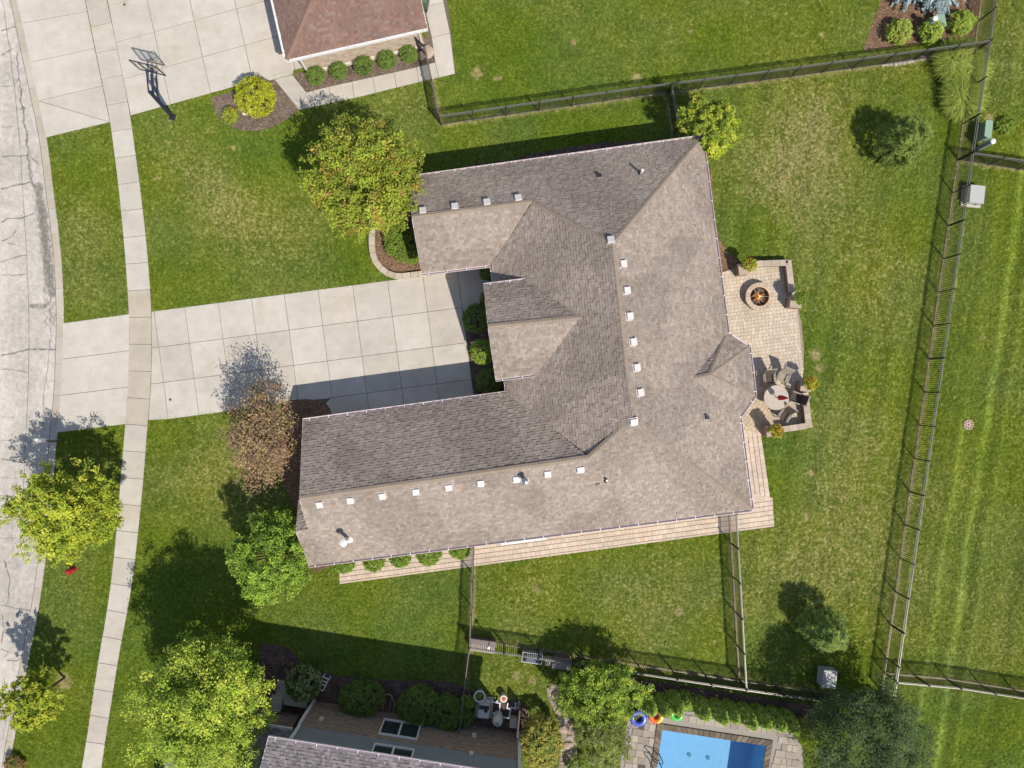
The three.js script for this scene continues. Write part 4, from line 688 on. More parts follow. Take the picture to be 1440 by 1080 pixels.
function conifer(name, label, seed, px, py, h, r, pal, o = {}) {
  const R = RNG(seed), [x, z] = G(px, py), t = thing(name, label, 'tree', [x, 0, z]), m = leafMesh(), n = new V3(), d = new V3(), p = new V3();
  part('trunk', cyl(.09, .02, h * .97, 0, 0, 0, 8), barkM, t);
  const layers = o.layers ?? 26;
  for (let i = 0; i < layers; i++) {
    const f = i / layers, y = lerp(.12, h, Math.pow(f, .95)), rr = r * Math.pow(1 - f, .52) * (.85 + .3 * R()), br = Math.max(6, Math.round((38 * (1 - f) + 6) * Math.max(1, rr / 1.3)));
    for (let b = 0; b < br; b++) {
      const a = R() * 6.283, L = rr * (.75 + .4 * R()), rise = lerp(-.12, .5, f), N = Math.max(4, Math.round(L * 9)), k0 = .8 + .4 * R(), pc = pal[Math.floor(R() * pal.length)];
      for (let s = 1; s <= N; s++) { const u = s / N; for (let e = 0; e < 4; e++) { const side = a + (e - 1.5) * .7 * (1 - .3 * u); p.set(Math.cos(a) * L * u, y + rise * L * u - .1 * u * u + (R() - .5) * .08, Math.sin(a) * L * u); p.x += (R() - .5) * .1; p.z += (R() - .5) * .1; d.set(Math.cos(side), .25 + .3 * R(), Math.sin(side)); n.set((R() - .5) * .9, 1, (R() - .5) * .9).normalize(); const k = k0 * (.7 + .6 * R()), sz = (o.size ?? .16) * (.7 + .6 * R()); m.leaf(p, n, d, sz, sz * .36, [1.9 * pc[0] * k, 1.9 * pc[1] * k, 1.9 * pc[2] * k], .3); } }
    }
  }
  part('crown', m.geo(), leafM, t); return t;
}
function denseSpruce(label, seed, px, py, h, r, pal) {
  const R = RNG(seed), [x, z] = G(px, py), t = thing('spruce_tree', label, 'tree', [x, 0, z]);
  part('trunk', cyl(.09, .02, h * .95, 0, 0, 0, 8), barkM, t);
  part('crown', crown(R, { at: new V3(0, h * .46, 0), rx: r, rz: r, ry: h * .52, pal, gain: 2.4, sprays: 120, spread: .2, clumps: 1300, leaves: 16, cr: .13, flat: .5, size: .12, aspect: .28, shell: .72, lump: .1, minY: -.92, upward: .45, outward: .7, profile: (v) => 1.0 - .34 * v }).geo(), leafM, t);
}
denseSpruce('dark green spruce standing alone on the dry lawn near the tall grasses', 201, 1250, 211, 3.3, 1.3, [[.115, .155, .036], [.095, .13, .032], [.14, .185, .044]]);
denseSpruce('green spruce standing near the grey utility box and the big dark tree', 202, 1144, 874, 3.1, 1.2, [[.115, .165, .042], [.095, .135, .036], [.14, .19, .05]]);
conifer('spruce_tree', 'silvery blue spruce in the red mulch bed', 203, 1300, -54, 6.0, 3.0, [[.20, .26, .28], [.16, .21, .23], [.26, .33, .36]], { layers: 34, size: .2 });
function shrub(name, label, seed, px, py, r, h, pal, o = {}) {
  const R = RNG(seed), [x, z] = G(px, py), t = thing(name, label, o.cat ?? 'shrub', [x, 0, z], 0, o.group);
  part('stems', merge([cyl(.03, .02, h * .5, 0, 0, 0, 6), cyl(.025, .015, h * .5, r * .2, 0, r * .1, 6), cyl(.025, .015, h * .5, -r * .2, 0, -r * .12, 6)]), barkM, t);
  part('foliage', crown(R, { at: new V3(0, h * .52, 0), rx: r * (o.sx ?? 1), rz: r * (o.sz ?? 1), ry: h * .5, pal, clumps: Math.round((o.n ?? 260) * Math.max(.4, r)), leaves: 14, cr: .11, size: .07, shell: .78, lump: .08, minY: -.5, ...o }).geo(), leafM, t);
  if (o.flowers) { const R2 = RNG(seed + 9), m = leafMesh(); for (let i = 0; i < (o.fn ?? 60); i++) { let u; do u = sph(R2); while (u.y < .1); const p = new V3(u.x * r * (o.sx ?? 1), h * .52 + u.y * h * .55, u.z * r * (o.sz ?? 1)), c = o.flowers[Math.floor(R2() * o.flowers.length)]; for (let k = 0; k < 5; k++) m.leaf(p.clone().add(sph(R2).multiplyScalar(o.fs ?? .04)), sph(R2).add(new V3(0, 1.2, 0)).normalize(), sph(R2), o.fl ?? .08, (o.fl ?? .08) * .8, c); } part('blossoms', m.geo(), leafM, t); }
  return t;
}
const palBox = [[.13, .2, .04], [.11, .17, .034], [.15, .23, .045], [.09, .14, .03]], palGold = [[.42, .45, .03], [.36, .4, .025], [.47, .47, .05], [.28, .33, .03]];
const rowLabels = ['first in the row, at the downspout', 'second in the row from the downspout', 'third, middle of the row', 'fourth in the row', 'last, beside the fence gate'];
[[447, 110.5, .5], [478.5, 104, .45], [513, 96.5, .5], [545.5, 88.5, .5], [576.5, 81, .43]].forEach(([x, y, r], i) => shrub('clipped_shrub', 'round clipped shrub below the beige brick wall, ' + rowLabels[i], 300 + i, x, y, r, .85, palBox, { group: 'round shrubs below the brick wall', n: 420 }));
shrub('golden_shrub', 'large round golden green shrub in the brown mulch bed beside the drive', 310, 366, 144, 1.08, 1.5, palGold, { gain: 1.15, n: 420, size: .1, cr: .14 });
shrub('lily_clump', 'small yellow green clump with yellow blossoms in the brown mulch bed', 311, 328, 164, .42, .5, palMix, { flowers: [[.7, .5, .03], [.6, .25, .05]], fn: 22, lump: .4, size: .13, aspect: .25, cat: 'flower' });
[[1257, 51, .68, .95], [1302, 50, .62, .95], [1346, 38, .68, .9]].forEach(([x, y, r, h], i) => shrub('lime_shrub', ['lime green shrub on red mulch at the bed corner by the lawn', 'lime green shrub on red mulch in front of the white capped post', 'lime green shrub on red mulch beside the fence run'][i], 320 + i, x, y, r, h, [[.28, .36, .06], [.23, .31, .05], [.33, .4, .08]], { lump: .3, n: 300, size: .09 }));
shrub('clipped_shrub', 'big round dark green shrub beside the driveway next to the entry gable', 330, 669, 449, .72, .95, palBox, { n: 380, sz: 1.1 });
shrub('clipped_shrub', 'round bright green shrub half in sun beside the driveway court', 331, 679, 495, .68, .9, [[.2, .29, .045], [.17, .25, .04], [.24, .33, .05]], { n: 380 });
shrub('clipped_shrub', 'round dark green shrub in the shaded corner of the driveway court', 332, 688, 536, .72, .95, palBox, { n: 380 });
shrub('flowering_plant', 'leafy plant with orange blossoms in the shaded court corner', 333, 686, 384, .45, .6, palBox, { flowers: [[.6, .22, .03]], fn: 10, lump: .3, cat: 'flower' });
shrub('flowering_plant', 'small plant with yellow orange flowers beside the dark round shrub', 334, 684, 420, .3, .5, palBox, { flowers: [[.7, .4, .03]], fn: 12, lump: .3, cat: 'flower' });
[[487, 789, .55], [528, 785, .6], [564, 780, .58], [604, 775, .68], [648, 768, .6]].forEach(([x, y, r], i) => shrub('low_shrub', 'rounded green shrub between the paver walk and the house wall, ' + ['at the walk end', 'second from the walk end', 'third from the walk end', 'fourth from the walk end', 'next to the fence'][i], 340 + i, x, y, r, .85, palGreen, { group: 'shrubs along the paver walk', n: 560 }));
{ // clipped hedge of the front bed
  const R = RNG(350), [x, z] = G(566, 340), t = thing('clipped_hedge', 'crescent shaped clipped green hedge in the red mulch bed', 'hedge', [x, 0, z]), m = leafMesh();
  for (const [px, py, r] of [[556, 318, .5], [553, 335, .48], [557, 349, .52], [567, 357, .52], [580, 360, .5], [566, 330, .55], [575, 345, .6]]) { const [cx, cz] = G(px, py); crown(R, { mesh: m, at: new V3(cx - x, .42, cz - z), rx: r, rz: r, ry: .4, pal: [[.15, .22, .035], [.12, .18, .03], [.18, .25, .04]], clumps: 190, leaves: 13, cr: .1, size: .07, shell: .82, lump: .06, minY: -.4 }); }
  part('stems', merge([cyl(.03, .02, .4, 0, 0, 0, 6), cyl(.03, .02, .4, -.3, 0, .2, 6)]), barkM, t); part('foliage', m.geo(), leafM, t);
}
shrub('hydrangea', 'hydrangea with pale green flower heads at the shaded stoop', 360, 432, 952, 1.0, 1.3, [[.12, .17, .05], [.1, .15, .04]], { n: 260, size: .13, lump: .2, flowers: [[.42, .45, .2], [.36, .42, .2]], fn: 75, fs: .09, fl: .13 });
shrub('yew_shrub', 'broad green shrub in shade before the brown brick wall', 361, 512, 974, 1.25, 1.3, palBox, { sz: .75, n: 560, lump: .15, size: .08, cr: .14 });
shrub('yew_shrub', 'largest green shrub in shade touching the brick wall below the window', 362, 592, 984, 1.2, 1.4, palBox, { sz: .9, n: 560, lump: .15, size: .08, cr: .14 });
shrub('yew_shrub', 'green shrub in shade beside the fence at the brick wall', 363, 632, 994, .85, 1.3, palBox, { sz: 1.1, n: 560, lump: .15, size: .08, cr: .14 });
shrub('yew_shrub', 'small green shrub between the fence and the pool heater', 364, 655, 1003, .45, .8, palBox, { n: 400, lump: .2 });
shrub('hosta', 'low leafy green plant beside the white rimmed planter', 365, 657, 985, .35, .4, palGreen, { size: .16, n: 160, lump: .3, cat: 'plant' });
shrub('bare_shrub', 'thin twiggy brown shrub beside the hydrangea', 366, 400, 938, .9, 1.2, [[.2, .15, .1], [.15, .12, .08]], { n: 70, size: .1, lump: .4, aspect: .2 });
shrub('variegated_shrub', 'large rounded shrub with yellow and orange tipped leaves beside the dirt path', 367, 760, 1030, 1.15, 2.0, [[.26, .27, .06], [.2, .23, .05], [.3, .29, .07]], { n: 520, size: .1, lump: .15, sz: 1.25, tip: [.4, .3, .1], tipShare: .2 });
shrub('boxwood', 'rounded green shrub at the foot of the pale fine leaved tree', 368, 812, 1072, .6, .8, palGreen, { n: 330 });
shrub('boxwood', 'green shrub under the bushy tree beside the round grey bin', 369, 812, 948, .5, .8, palGreen, { n: 300, lump: .3 });
shrub('hedge_plant', 'leafy shrub at the paving edge below the big dark tree', 370, 1122, 1018, .6, .9, palMix, { n: 300, lump: .3 });
shrub('roadside_clump', 'low clump of reddish and yellow plants by the kerb', 371, 25, 1072, .55, .5, [[.2, .2, .05], [.24, .13, .06], [.14, .17, .04]], { n: 260, lump: .4, size: .12, aspect: .3, cat: 'plant' });
shrub('weedy_clump', 'low weedy clump beside the green utility cabinet', 372, 1412, 178, .5, .45, palGreen, { n: 120, lump: .5, size: .14, aspect: .25, cat: 'plant' });
// arborvitae hedge
[[906, 976], [926, 979], [943, 976], [960, 977], [979, 983], [1001, 986], [1019, 988], [1039, 992], [1060, 994], [1080, 997], [1097, 1000]].forEach(([x, y], i) => {
  const R = RNG(400 + i), [gx, gz] = G(x, y), h = 2.15 + R() * .45 - (i === 3 ? .8 : 0), r = .4 + R() * .05, t = thing('arborvitae', 'upright cone shaped evergreen in the row beside the pool, ' + ['first, under the bushy tree', 'second, by the orange ring', 'third, over the green ring', 'shortest of the row', 'fifth, next after the shortest', 'sixth from the bushy tree', 'seventh from the bushy tree', 'eighth from the bushy tree', 'ninth from the bushy tree', 'second to last', 'last, beside the big dark tree'][i], 'evergreen', [gx, 0, gz], 0, 'evergreen row beside the pool');
  part('trunk', cyl(.05, .02, h * .8, 0, 0, 0, 6), barkM, t);
  part('foliage', crown(R, { at: new V3(0, h * .5, 0), rx: r, rz: r, ry: h * .52, pal: [[.2, .27, .045], [.15, .21, .04], [.12, .17, .035]], gain: 2.2, clumps: 560, leaves: 13, cr: .07, flat: 1.4, size: .08, aspect: .5, shell: .88, lump: .06, minY: -.95, upward: .5, outward: .8, hang: -.6, profile: (v) => 1.0 - .24 * v }).geo(), leafM, t);
});
// ornamental grasses
function grasses(label, seed, px, py, r, len, n) {
  const R = RNG(seed), [x, z] = G(px, py), t = thing('ornamental_grass', label, 'grass clump', [x, 0, z], 0, 'ornamental grasses at the fence corner'), m = leafMesh();
  for (let i = 0; i < n; i++) { const a = R() * 6.283, d = new V3(Math.cos(a), 0, Math.sin(a)), q = Math.sqrt(R()) * r, b = R() * 6.283, k = .75 + .5 * R(), c = R() < .8 ? [.32 * k, .42 * k, .07 * k] : [.5 * k, .52 * k, .15 * k]; m.blade(new V3(Math.cos(b) * q, 0, Math.sin(b) * q), d, len * (.65 + .5 * R()), .03, .2 + R() * .26, c); }
  part('blades', m.geo(), leafM, t);
}
grasses('tall arching grass clump at the fence corner beside the stones', 501, 1336, 92, .5, 1.35, 2200);
grasses('tall arching grass clump against the fence behind the corner clump', 502, 1362, 100, .35, 1.2, 900);
grasses('tall arching grass clump between its two neighbours along the fence', 503, 1346, 122, .45, 1.35, 2000);
grasses('tall arching grass clump nearest the green utility cabinet', 504, 1346, 146, .45, 1.35, 2100);

// ---------- basketball hoop ----------
{
  const [bx, bz] = G(243, 165), hoopM = mat([.035, .045, .085], { roughness: .4, metalness: .3 }), o = thing('basketball_hoop', 'tall basketball hoop with clear backboard leaning over the neighbouring drive', 'basketball hoop', [bx, 0, bz], -0.24);
  // local -z faces the drive
  part('base_plate', merge([box(.36, .06, .36, 0, .05, 0), ...[-.13, .13].flatMap((x) => [-.13, .13].map((z) => cyl(.02, .02, .05, x, .07, z, 6)))]), darkM, o);
  const w = V3, A = new w(0, 0.05, 0), B = new w(0, 2.7, -.35);
  part('pole', bar(A, B, .15, .15), hoopM, o);
  for (const x of [-.14, .14]) { part('extension_arm', bar(new w(x, 2.55, -.33), new w(x, 3.2, -1.25), .05, .07), hoopM, o); part('extension_arm', bar(new w(x, 2.05, -.27), new w(x, 2.75, -1.25), .05, .07), hoopM, o); }
  part('crank', merge([bar(new w(0, 1.5, -.2), new w(0, 2.4, -.75), .06, .06), rod(new w(-.1, 1.45, -.25), new w(-.28, 1.45, -.25), .015)]), hoopM, o);
  const bb = part('backboard', box(1.36, 1.02, .014, 0, 3.38, -1.34), new THREE.MeshPhysicalMaterial({ color: lin(.92, .93, .9), transmission: 1, thickness: 0, roughness: .05, ior: 1.45 }), o), y0 = 2.85, y1 = 3.91;
  part('frame', merge([box(1.42, .05, .05, 0, y0, -1.34), box(1.42, .05, .05, 0, y1, -1.34), box(.05, 1.06, .05, -.7, 3.38, -1.34), box(.05, 1.06, .05, .7, 3.38, -1.34), box(.045, 1.06, .045, -.22, 3.38, -1.31), box(.045, 1.06, .045, .22, 3.38, -1.31), box(.44, .045, .045, 0, 3.1, -1.31)]), hoopM, bb);
  const rim = new THREE.TorusGeometry(.228, .012, 8, 28); rim.rotateX(Math.PI / 2); rim.translate(0, 3.05, -1.66); part('rim', merge([rim, box(.12, .1, .14, 0, 3.05, -1.4)]), mat([.55, .12, .03], { roughness: .5 }), o);
  const net = []; for (let k = 0; k < 12; k++) { const a = k / 12 * 6.283, b = a + .35; net.push(rod(new w(Math.cos(a) * .22, 3.04, -1.66 + Math.sin(a) * .22), new w(Math.cos(b) * .13, 2.66, -1.66 + Math.sin(b) * .13), .006, 4), rod(new w(Math.cos(a) * .22, 3.04, -1.66 + Math.sin(a) * .22), new w(Math.cos(a - .35) * .13, 2.66, -1.66 + Math.sin(a - .35) * .13), .006, 4)); } part('net', merge(net), whiteM, o);
}
// ---------- street side ----------
{
  const [mx, mz] = G(88, 618.5), o = thing('mailbox', 'white mailbox on a wooden post at the kerb under the lime green tree', 'mailbox', [mx, 0, mz], -.13), wood = mat([.36, .3, .25], { map: rep(concreteTex, 1), roughness: .9 });
  part('post', box(.1, 1.15, .1, 0, .575, 0), wood, o); part('arm', merge([box(.85, .09, .09, -.25, 1.0, 0), bar(new V3(0, .6, 0), new V3(-.4, .98, 0), .07)]), wood, o);
  const s = new THREE.Shape(); s.moveTo(-.1, 0); s.lineTo(.1, 0); s.lineTo(.1, .13); s.absarc(0, .13, .1, 0, Math.PI); const g = new THREE.ExtrudeGeometry(s, { depth: .52, bevelEnabled: true, bevelSize: .006, bevelThickness: .006, bevelSegments: 1 }); g.rotateY(Math.PI / 2); g.translate(-.72, 1.05, 0); const b = part('box', g, whiteM, o);
  part('door', box(.015, .2, .18, -.735, 1.16, 0), whiteM, b); part('flag', box(.16, .03, .012, -.4, 1.2, .115), mat([.5, .04, .03]), b);
  const [hx, hz] = G(104, 800), h = thing('fire_hydrant', 'red fire hydrant in the grass strip', 'hydrant', [hx, 0, hz], .3), red = mat([.42, .015, .03], { roughness: .45 });
  part('barrel', new THREE.LatheGeometry([[0, 0], [.17, 0], [.17, .05], [.12, .07], [.12, .5], [.15, .52], [.15, .57], [.12, .6], [.09, .69], [.03, .74], [0, .74]].map((p) => new THREE.Vector2(...p)), 18), red, h);
  for (const a of [0, Math.PI / 2, Math.PI]) part('outlet', rod(new V3(0, .42, 0), new V3(Math.cos(a) * .24, .42, Math.sin(a) * .24), a === Math.PI / 2 ? .075 : .055, 10), red, h); part('cap_nut', cyl(.03, .03, .06, 0, .74, 0, 5), red, h);
  for (const [x, y, l] of [[240, 562, 'small dark round cleanout cover in the driveway slab'], [175.5, 7, 'small dark round cleanout cover in the neighbouring drive']]) { const [a, b] = G(x, y); single('cleanout_cover', merge([cyl(.07, .07, .02, a, .036, b, 14), box(.06, .012, .015, a, .058, b)]), mat([.09, .06, .05]), l, 'cover'); }
  const [dx, dz] = G(1361, 597), d = thing('drain_cover', 'round pale slotted drain cover in the striped lawn', 'drain', [dx, 0, dz]); part('ring', new THREE.TorusGeometry(.27, .03, 6, 24).rotateX(Math.PI / 2).translate(0, .05, 0), mat([.5, .36, .28]), d); part('plate', cyl(.26, .26, .03, 0, .01, 0, 24), darkM, d);
  for (let k = 0; k < 10; k++) { const a = k / 10 * Math.PI * 2; part('slat', bar(new V3(Math.cos(a) * .05, .055, Math.sin(a) * .05), new V3(Math.cos(a) * .25, .055, Math.sin(a) * .25), .055, .02), mat([.55, .41, .33]), d); }
  { const [x, z] = G(345.5, 158.5), o = thing('garden_statue', 'small white garden statue beside the golden shrub', 'statue', [x, 0, z]); part('plinth', rbox(.3, .12, .3, .02, 0, .06, 0), whiteM, o); part('figure', new THREE.LatheGeometry([[0, .1], [.12, .12], [.15, .2], [.1, .32], [.12, .42], [.06, .5], [.08, .57], [.05, .64], [0, .66]].map((p) => new THREE.Vector2(...p)), 14), whiteM, o); }
}
const rockG = (s, seed) => { const g = new THREE.IcosahedronGeometry(1, 2), p = g.attributes.position; for (let i = 0; i < p.count; i++) { const x = p.getX(i), y = p.getY(i), z = p.getZ(i), k = .75 + .5 * fbm(x * 1.7 + seed, z * 1.7 + y + seed, 3, 256, 2); p.setXYZ(i, x * k * s[0], y * k * s[1], z * k * s[2]); } g.computeVertexNormals(); return g; };
{
  const rm = mat([.62, .5, .42], { bumpMap: rep(noiseBump, 2), bumpScale: .03, roughness: .95 }), grey = mat([.5, .48, .45], { bumpMap: rep(noiseBump, 2), bumpScale: .03, roughness: .95 });
  [[602, 74, .32, 'larger pinkish boulder in the mulch beside the fence gate'], [593, 79, .22, 'smaller pinkish boulder in the mulch beside the fence gate']].forEach(([x, y, s, l], i) => { const [a, b] = G(x, y), g = rockG([s, s * .6, s * 1.2], 3 + i); g.translate(a, s * .3, b); single('boulder', g, rm, l, 'rock'); });
  const R = RNG(71); for (let i = 0; i < 13; i++) { const [a, b] = G(1240 + i * 6 + R() * 2, 91 - i * 1.0 + R() * 3), s = .09 + R() * .07, g = rockG([s, s * .6, s], 10 + i); g.translate(a, s * .3, b); single('border_stone', g, i % 3 ? grey : rm, 'pale rounded stone in the row along the fence foot', 'rock', 'stones along the fence foot'); }
  for (let i = 0; i < 9; i++) { const [a, b] = G(778 + i * 3.2 + R() * 9, 975 + i * 12 + R() * 6), s = .12 + R() * .14, g = rockG([s * 1.3, s * .5, s], 40 + i); g.translate(a, s * .2, b); single('path_stone', g, i % 2 ? grey : rm, 'rough flat stone lying in the dirt path', 'rock', 'stones in the dirt path'); }
}
// ---------- utility boxes ----------
{
  const grn = mat([.25, .38, .30], { roughness: .5 }), gry = mat([.44, .46, .46], { roughness: .55 }), blue = mat([.26, .33, .37], { roughness: .5 });
  const cabinet = (name, label, px, py, w, d, h, turn, m, pad) => { const p = P(px, py, h), o = thing(name, label, 'utility box', [p.x, 0, p.z], turn); if (pad) part('pad', box(w + .25, .08, d + .25, 0, .06, 0), conc[2], o); part('cabinet', rbox(w, h * .86, d, .03, 0, h * .43 + .06, 0), m, o); const l = new THREE.BoxGeometry(w + .05, h * .14, d + .05), q = l.attributes.position; for (let i = 0; i < q.count; i++) if (q.getY(i) > 0) q.setX(i, q.getX(i) * .86); l.translate(0, h * .93, 0); part('lid', l, m, o); part('latch', box(.06, .12, .04, w * .2, h * .4, d / 2 + .015), darkM, o); return o; };
  cabinet('utility_cabinet', 'pale green utility cabinet beside the ornamental grasses', 1390.5, 181.5, .42, .95, .85, -.1, grn); cabinet('utility_cabinet', 'light grey utility box on a pad straddling the long fence', 1374.5, 273, .88, .95, .6, -.1, gry, true); cabinet('utility_cabinet', 'grey utility box in the shade of the big dark tree', 1167, 955.5, .85, .95, .75, -.1, gry);
  const pedestal = (label, px, py, h) => { const p = P(px, py, h), o = thing('pedestal_post', label, 'post', [p.x, 0, p.z]); part('column', cyl(.15, .14, h - .05, 0, 0, 0, 20), blue, o); part('cap', new THREE.SphereGeometry(.16, 18, 9, 0, 6.3, 0, Math.PI / 2).scale(1, .55, 1).translate(0, h - .06, 0), whiteM, o); };
  pedestal('blue grey round post with white cap beside the green cabinet', 1397.5, 198, 1.3); pedestal('blue grey round post with white cap in the red mulch by the spruce', 1316, 25, 1.2);
  cabinet('utility_cabinet', 'pale green cabinet half under the blue spruce', 1324, 28, .5, .7, .7, .2, grn);
  // things along the pool side fence
  const lids = mat([.36, .31, .29], { roughness: .7 });
  const [ax, az] = G(679, 903), s = thing('storage_box', 'brown lidded storage box under the fence corner', 'storage box', [ax, 0, az], -.14); part('body', rbox(1.4, .55, .62, .03, 0, .29, 0), mat([.13, .11, .1]), s); part('lid', rbox(1.46, .08, .68, .03, 0, .6, 0), lids, s);
  { const p = P(687, 910.5, 1.5), o = thing('post_lamp', 'round white globe lamp standing at the brown storage box', 'lamp', [p.x, 0, p.z]); part('stem', cyl(.025, .025, 1.42, 0, 0, 0, 8), darkM, o); part('globe', new THREE.SphereGeometry(.1, 16, 12).translate(0, 1.5, 0), whiteM, o); }
  const [bx, bz] = G(748, 921), t = thing('storage_box', 'open grey blue storage tub beside the fence', 'storage box', [bx, 0, bz], -.14); part('tub', merge([box(1.15, .5, .04, 0, .25, -.27), box(1.15, .5, .04, 0, .25, .27), box(.04, .5, .5, -.56, .25, 0), box(.04, .5, .5, .56, .25, 0), box(1.1, .03, .5, 0, .03, 0)]), mat([.5, .5, .54]), t); part('lid', box(.75, .03, .45, .05, .5, .02), mat([.1, .13, .18]), t);
  const [rx, rz] = G(786, 926), c = thing('round_bin', 'rounded grey lidded bin beside the fence next to the bushy tree', 'bin', [rx, 0, rz], -.14); part('body', rbox(1.0, .7, .6, .14, .1, .36, 0), mat([.2, .19, .18]), c); part('lid', rbox(1.04, .1, .64, .045, .1, .72, 0), mat([.3, .28, .26]), c); part('side_shelf', box(.36, .05, .55, -.62, .55, 0), lids, c);
  const [tx, tz] = G(597, 8), tc = thing('trash_bin', 'dark green wheeled bin beside the reddish roofed house', 'bin', [tx, 0, tz], -.2); part('body', rbox(.5, .9, .6, .04, 0, .5, 0), mat([.08, .13, .1]), tc); part('lid', rbox(.56, .07, .68, .03, 0, .98, 0), mat([.1, .16, .13]), tc); for (const x of [-.2, .2]) part('wheel', rod(new V3(x - .04, .1, .3), new V3(x + .04, .1, .3), .1, 14), darkM, tc);
}
// ---------- pool ----------
{
  const Y = -.09, pool = struct('swimming_pool'), liner = mat([.2, .4, .62], { map: (() => { const t = dataTex(256, 256, (u, v) => { const k = .92 + .2 * (fbm(u * 16, v * 16, 3, 16, 4) - .5) + .12 * vn(u * 90, v * 90, 90, 2); return [k, k, k]; }); return rep(t, 1 / 2); })(), roughness: .6, side: THREE.DoubleSide });
  const n = poolWater.length, v = [], ix = [], D = 2.0; poolWater.forEach(([x, z]) => { v.push(x, .03, z, x, -D, z); }); for (let i = 0; i < n; i++) { const a = 2 * i, b = 2 * ((i + 1) % n); ix.push(a, a + 1, b, b, a + 1, b + 1); }
  let g = new THREE.BufferGeometry(); g.setAttribute('position', new THREE.Float32BufferAttribute(v, 3)); g.setIndex(ix); g = g.toNonIndexed(); g.computeVertexNormals(); g.setAttribute('uv', new THREE.Float32BufferAttribute(Array.from({ length: g.attributes.position.count }, (_, i) => [g.attributes.position.getX(i) + g.attributes.position.getZ(i), g.attributes.position.getY(i)]).flat(), 2));
  part('pool_wall', g, liner, pool); part('pool_floor', sheet(poolWater, -D), liner, pool);
  for (const [x, y] of [[974, 1072], [1001, 1076]]) { const p = G(720 + (x - 720) * (H + D) / H * .98, 540 + (y - 540) * (H + D) / H * .98); part('drain', cyl(.13, .13, .03, p[0], -D + .001, p[1], 18), mat([.06, .25, .33]), pool); }
  part('water', sheet(inset(poolWater, .005), Y), new THREE.MeshPhysicalMaterial({ color: lin(.78, .93, 1), transmission: 1, thickness: 0, roughness: .03, ior: 1.33, bumpMap: rep(dataTex(256, 256, (u, v) => fbm(u * 10, v * 10, 3, 10, 2), false), 1 / 3), bumpScale: .008 }), pool);
  // coping stones
  const cop = struct('pool_coping'), R = RNG(91), outer = inset(poolWater, -.34), ms = [[.36, .3, .25], [.3, .25, .21], [.42, .36, .31], [.26, .22, .19]].map((c) => mat(c, { map: rep(concreteTex, 1 / 2), bumpMap: cbump, bumpScale: .01, roughness: .9 }));
  for (let i = 0; i < n; i++) { const a = poolWater[i], b = poolWater[(i + 1) % n], c = outer[i], d = outer[(i + 1) % n], L = Math.hypot(b[0] - a[0], b[1] - a[1]), k = Math.max(1, Math.round(L / .3)); for (let j = 0; j < k; j++) { const q = (s, e, t) => [lerp(s[0], e[0], t), lerp(s[1], e[1], t)], t0 = (j + .03) / k, t1 = (j + .97) / k; part('coping_stone', block([q(a, b, t0), q(a, b, t1), q(c, d, t1), q(c, d, t0)], 0, .075 + R() * .006, .01), ms[Math.floor(R() * 4)], cop); } }
  keepOff(outer);
  // deck of large pavers
  const deck = struct('pool_deck'), dk = px2([[860, 1260], [866, 1130], [874, 1060], [883, 1012], [900, 1000], [935, 996], [985, 1000], [1060, 1012], [1112, 1024], [1128, 1050], [1134, 1140], [1130, 1260]]);
  keepOff(dk); part('paver_bed', sheet(dk, .008, [poolWater]), mat([.3, .28, .26]), deck);
  const tones = [[.62, .58, .54], [.55, .52, .5], [.7, .66, .61], [.5, .46, .43], [.66, .63, .6]].map((c) => mat(c.map((k) => k * 1.15), { map: rep(concreteTex, 1 / 2), bumpMap: cbump, bumpScale: .008, roughness: .92 })), dark = mat([.2, .17, .15], { map: rep(concreteTex, 1 / 2), roughness: .92 });
  const ang = .15, co = Math.cos(ang), si = Math.sin(ang), c0 = G(1000, 1060); let cnt = 0;
  for (let r = -9; r < 9; r++) for (let u = -6.5 + R() * .3; u < 7;) {
    const w = .3 + Math.floor(R() * 3) * .15, dd = .4, q = [[u + .007, r * dd + .007], [u + w - .007, r * dd + .007], [u + w - .007, (r + 1) * dd - .007], [u + .007, (r + 1) * dd - .007]].map(([a, b]) => [c0[0] + a * co - b * si, c0[1] + a * si + b * co]); u += w;
    const m = [(q[0][0] + q[2][0]) / 2, (q[0][1] + q[2][1]) / 2]; if (!q.every(([a, b]) => inside(dk, a, b)) || q.some(([a, b]) => inside(outer, a, b)) || inside(outer, ...m) || cnt > 298 || m[1] > 22.6) continue;
    part('paver', block(q, 0, .045 + R() * .006, .006), R() < .06 ? dark : tones[Math.floor(R() * 5)], deck); cnt++;
  }
  // grab rails
  const rl = thing('pool_ladder', 'pair of curved steel grab rails at the pool edge', 'pool ladder');
  for (const [y, k] of [[1063, 0], [1072, 1]]) { const a = G(914 - k, y - 4), b = G(928 - k, y + 2); part('rail', tube([new V3(a[0], .05, a[1]), new V3(a[0] + .02, .7, a[1] + .02), new V3(lerp(a[0], b[0], .4), .88, lerp(a[1], b[1], .4)), new V3(b[0], .7, b[1]), new V3(b[0] + .05, -.5, b[1] + .02)], .03, 30, 8), mat([.12, .12, .16], { metalness: .8, roughness: .25 }), rl); }
  for (const k of [0, 1]) { const a = G(930, 1066), b = G(929, 1075); part('step', bar(new V3(a[0], -.2 - k * .3, a[1]), new V3(b[0], -.2 - k * .3, b[1]), .1, .03), mat([.3, .32, .35], { roughness: .7 }), rl); }
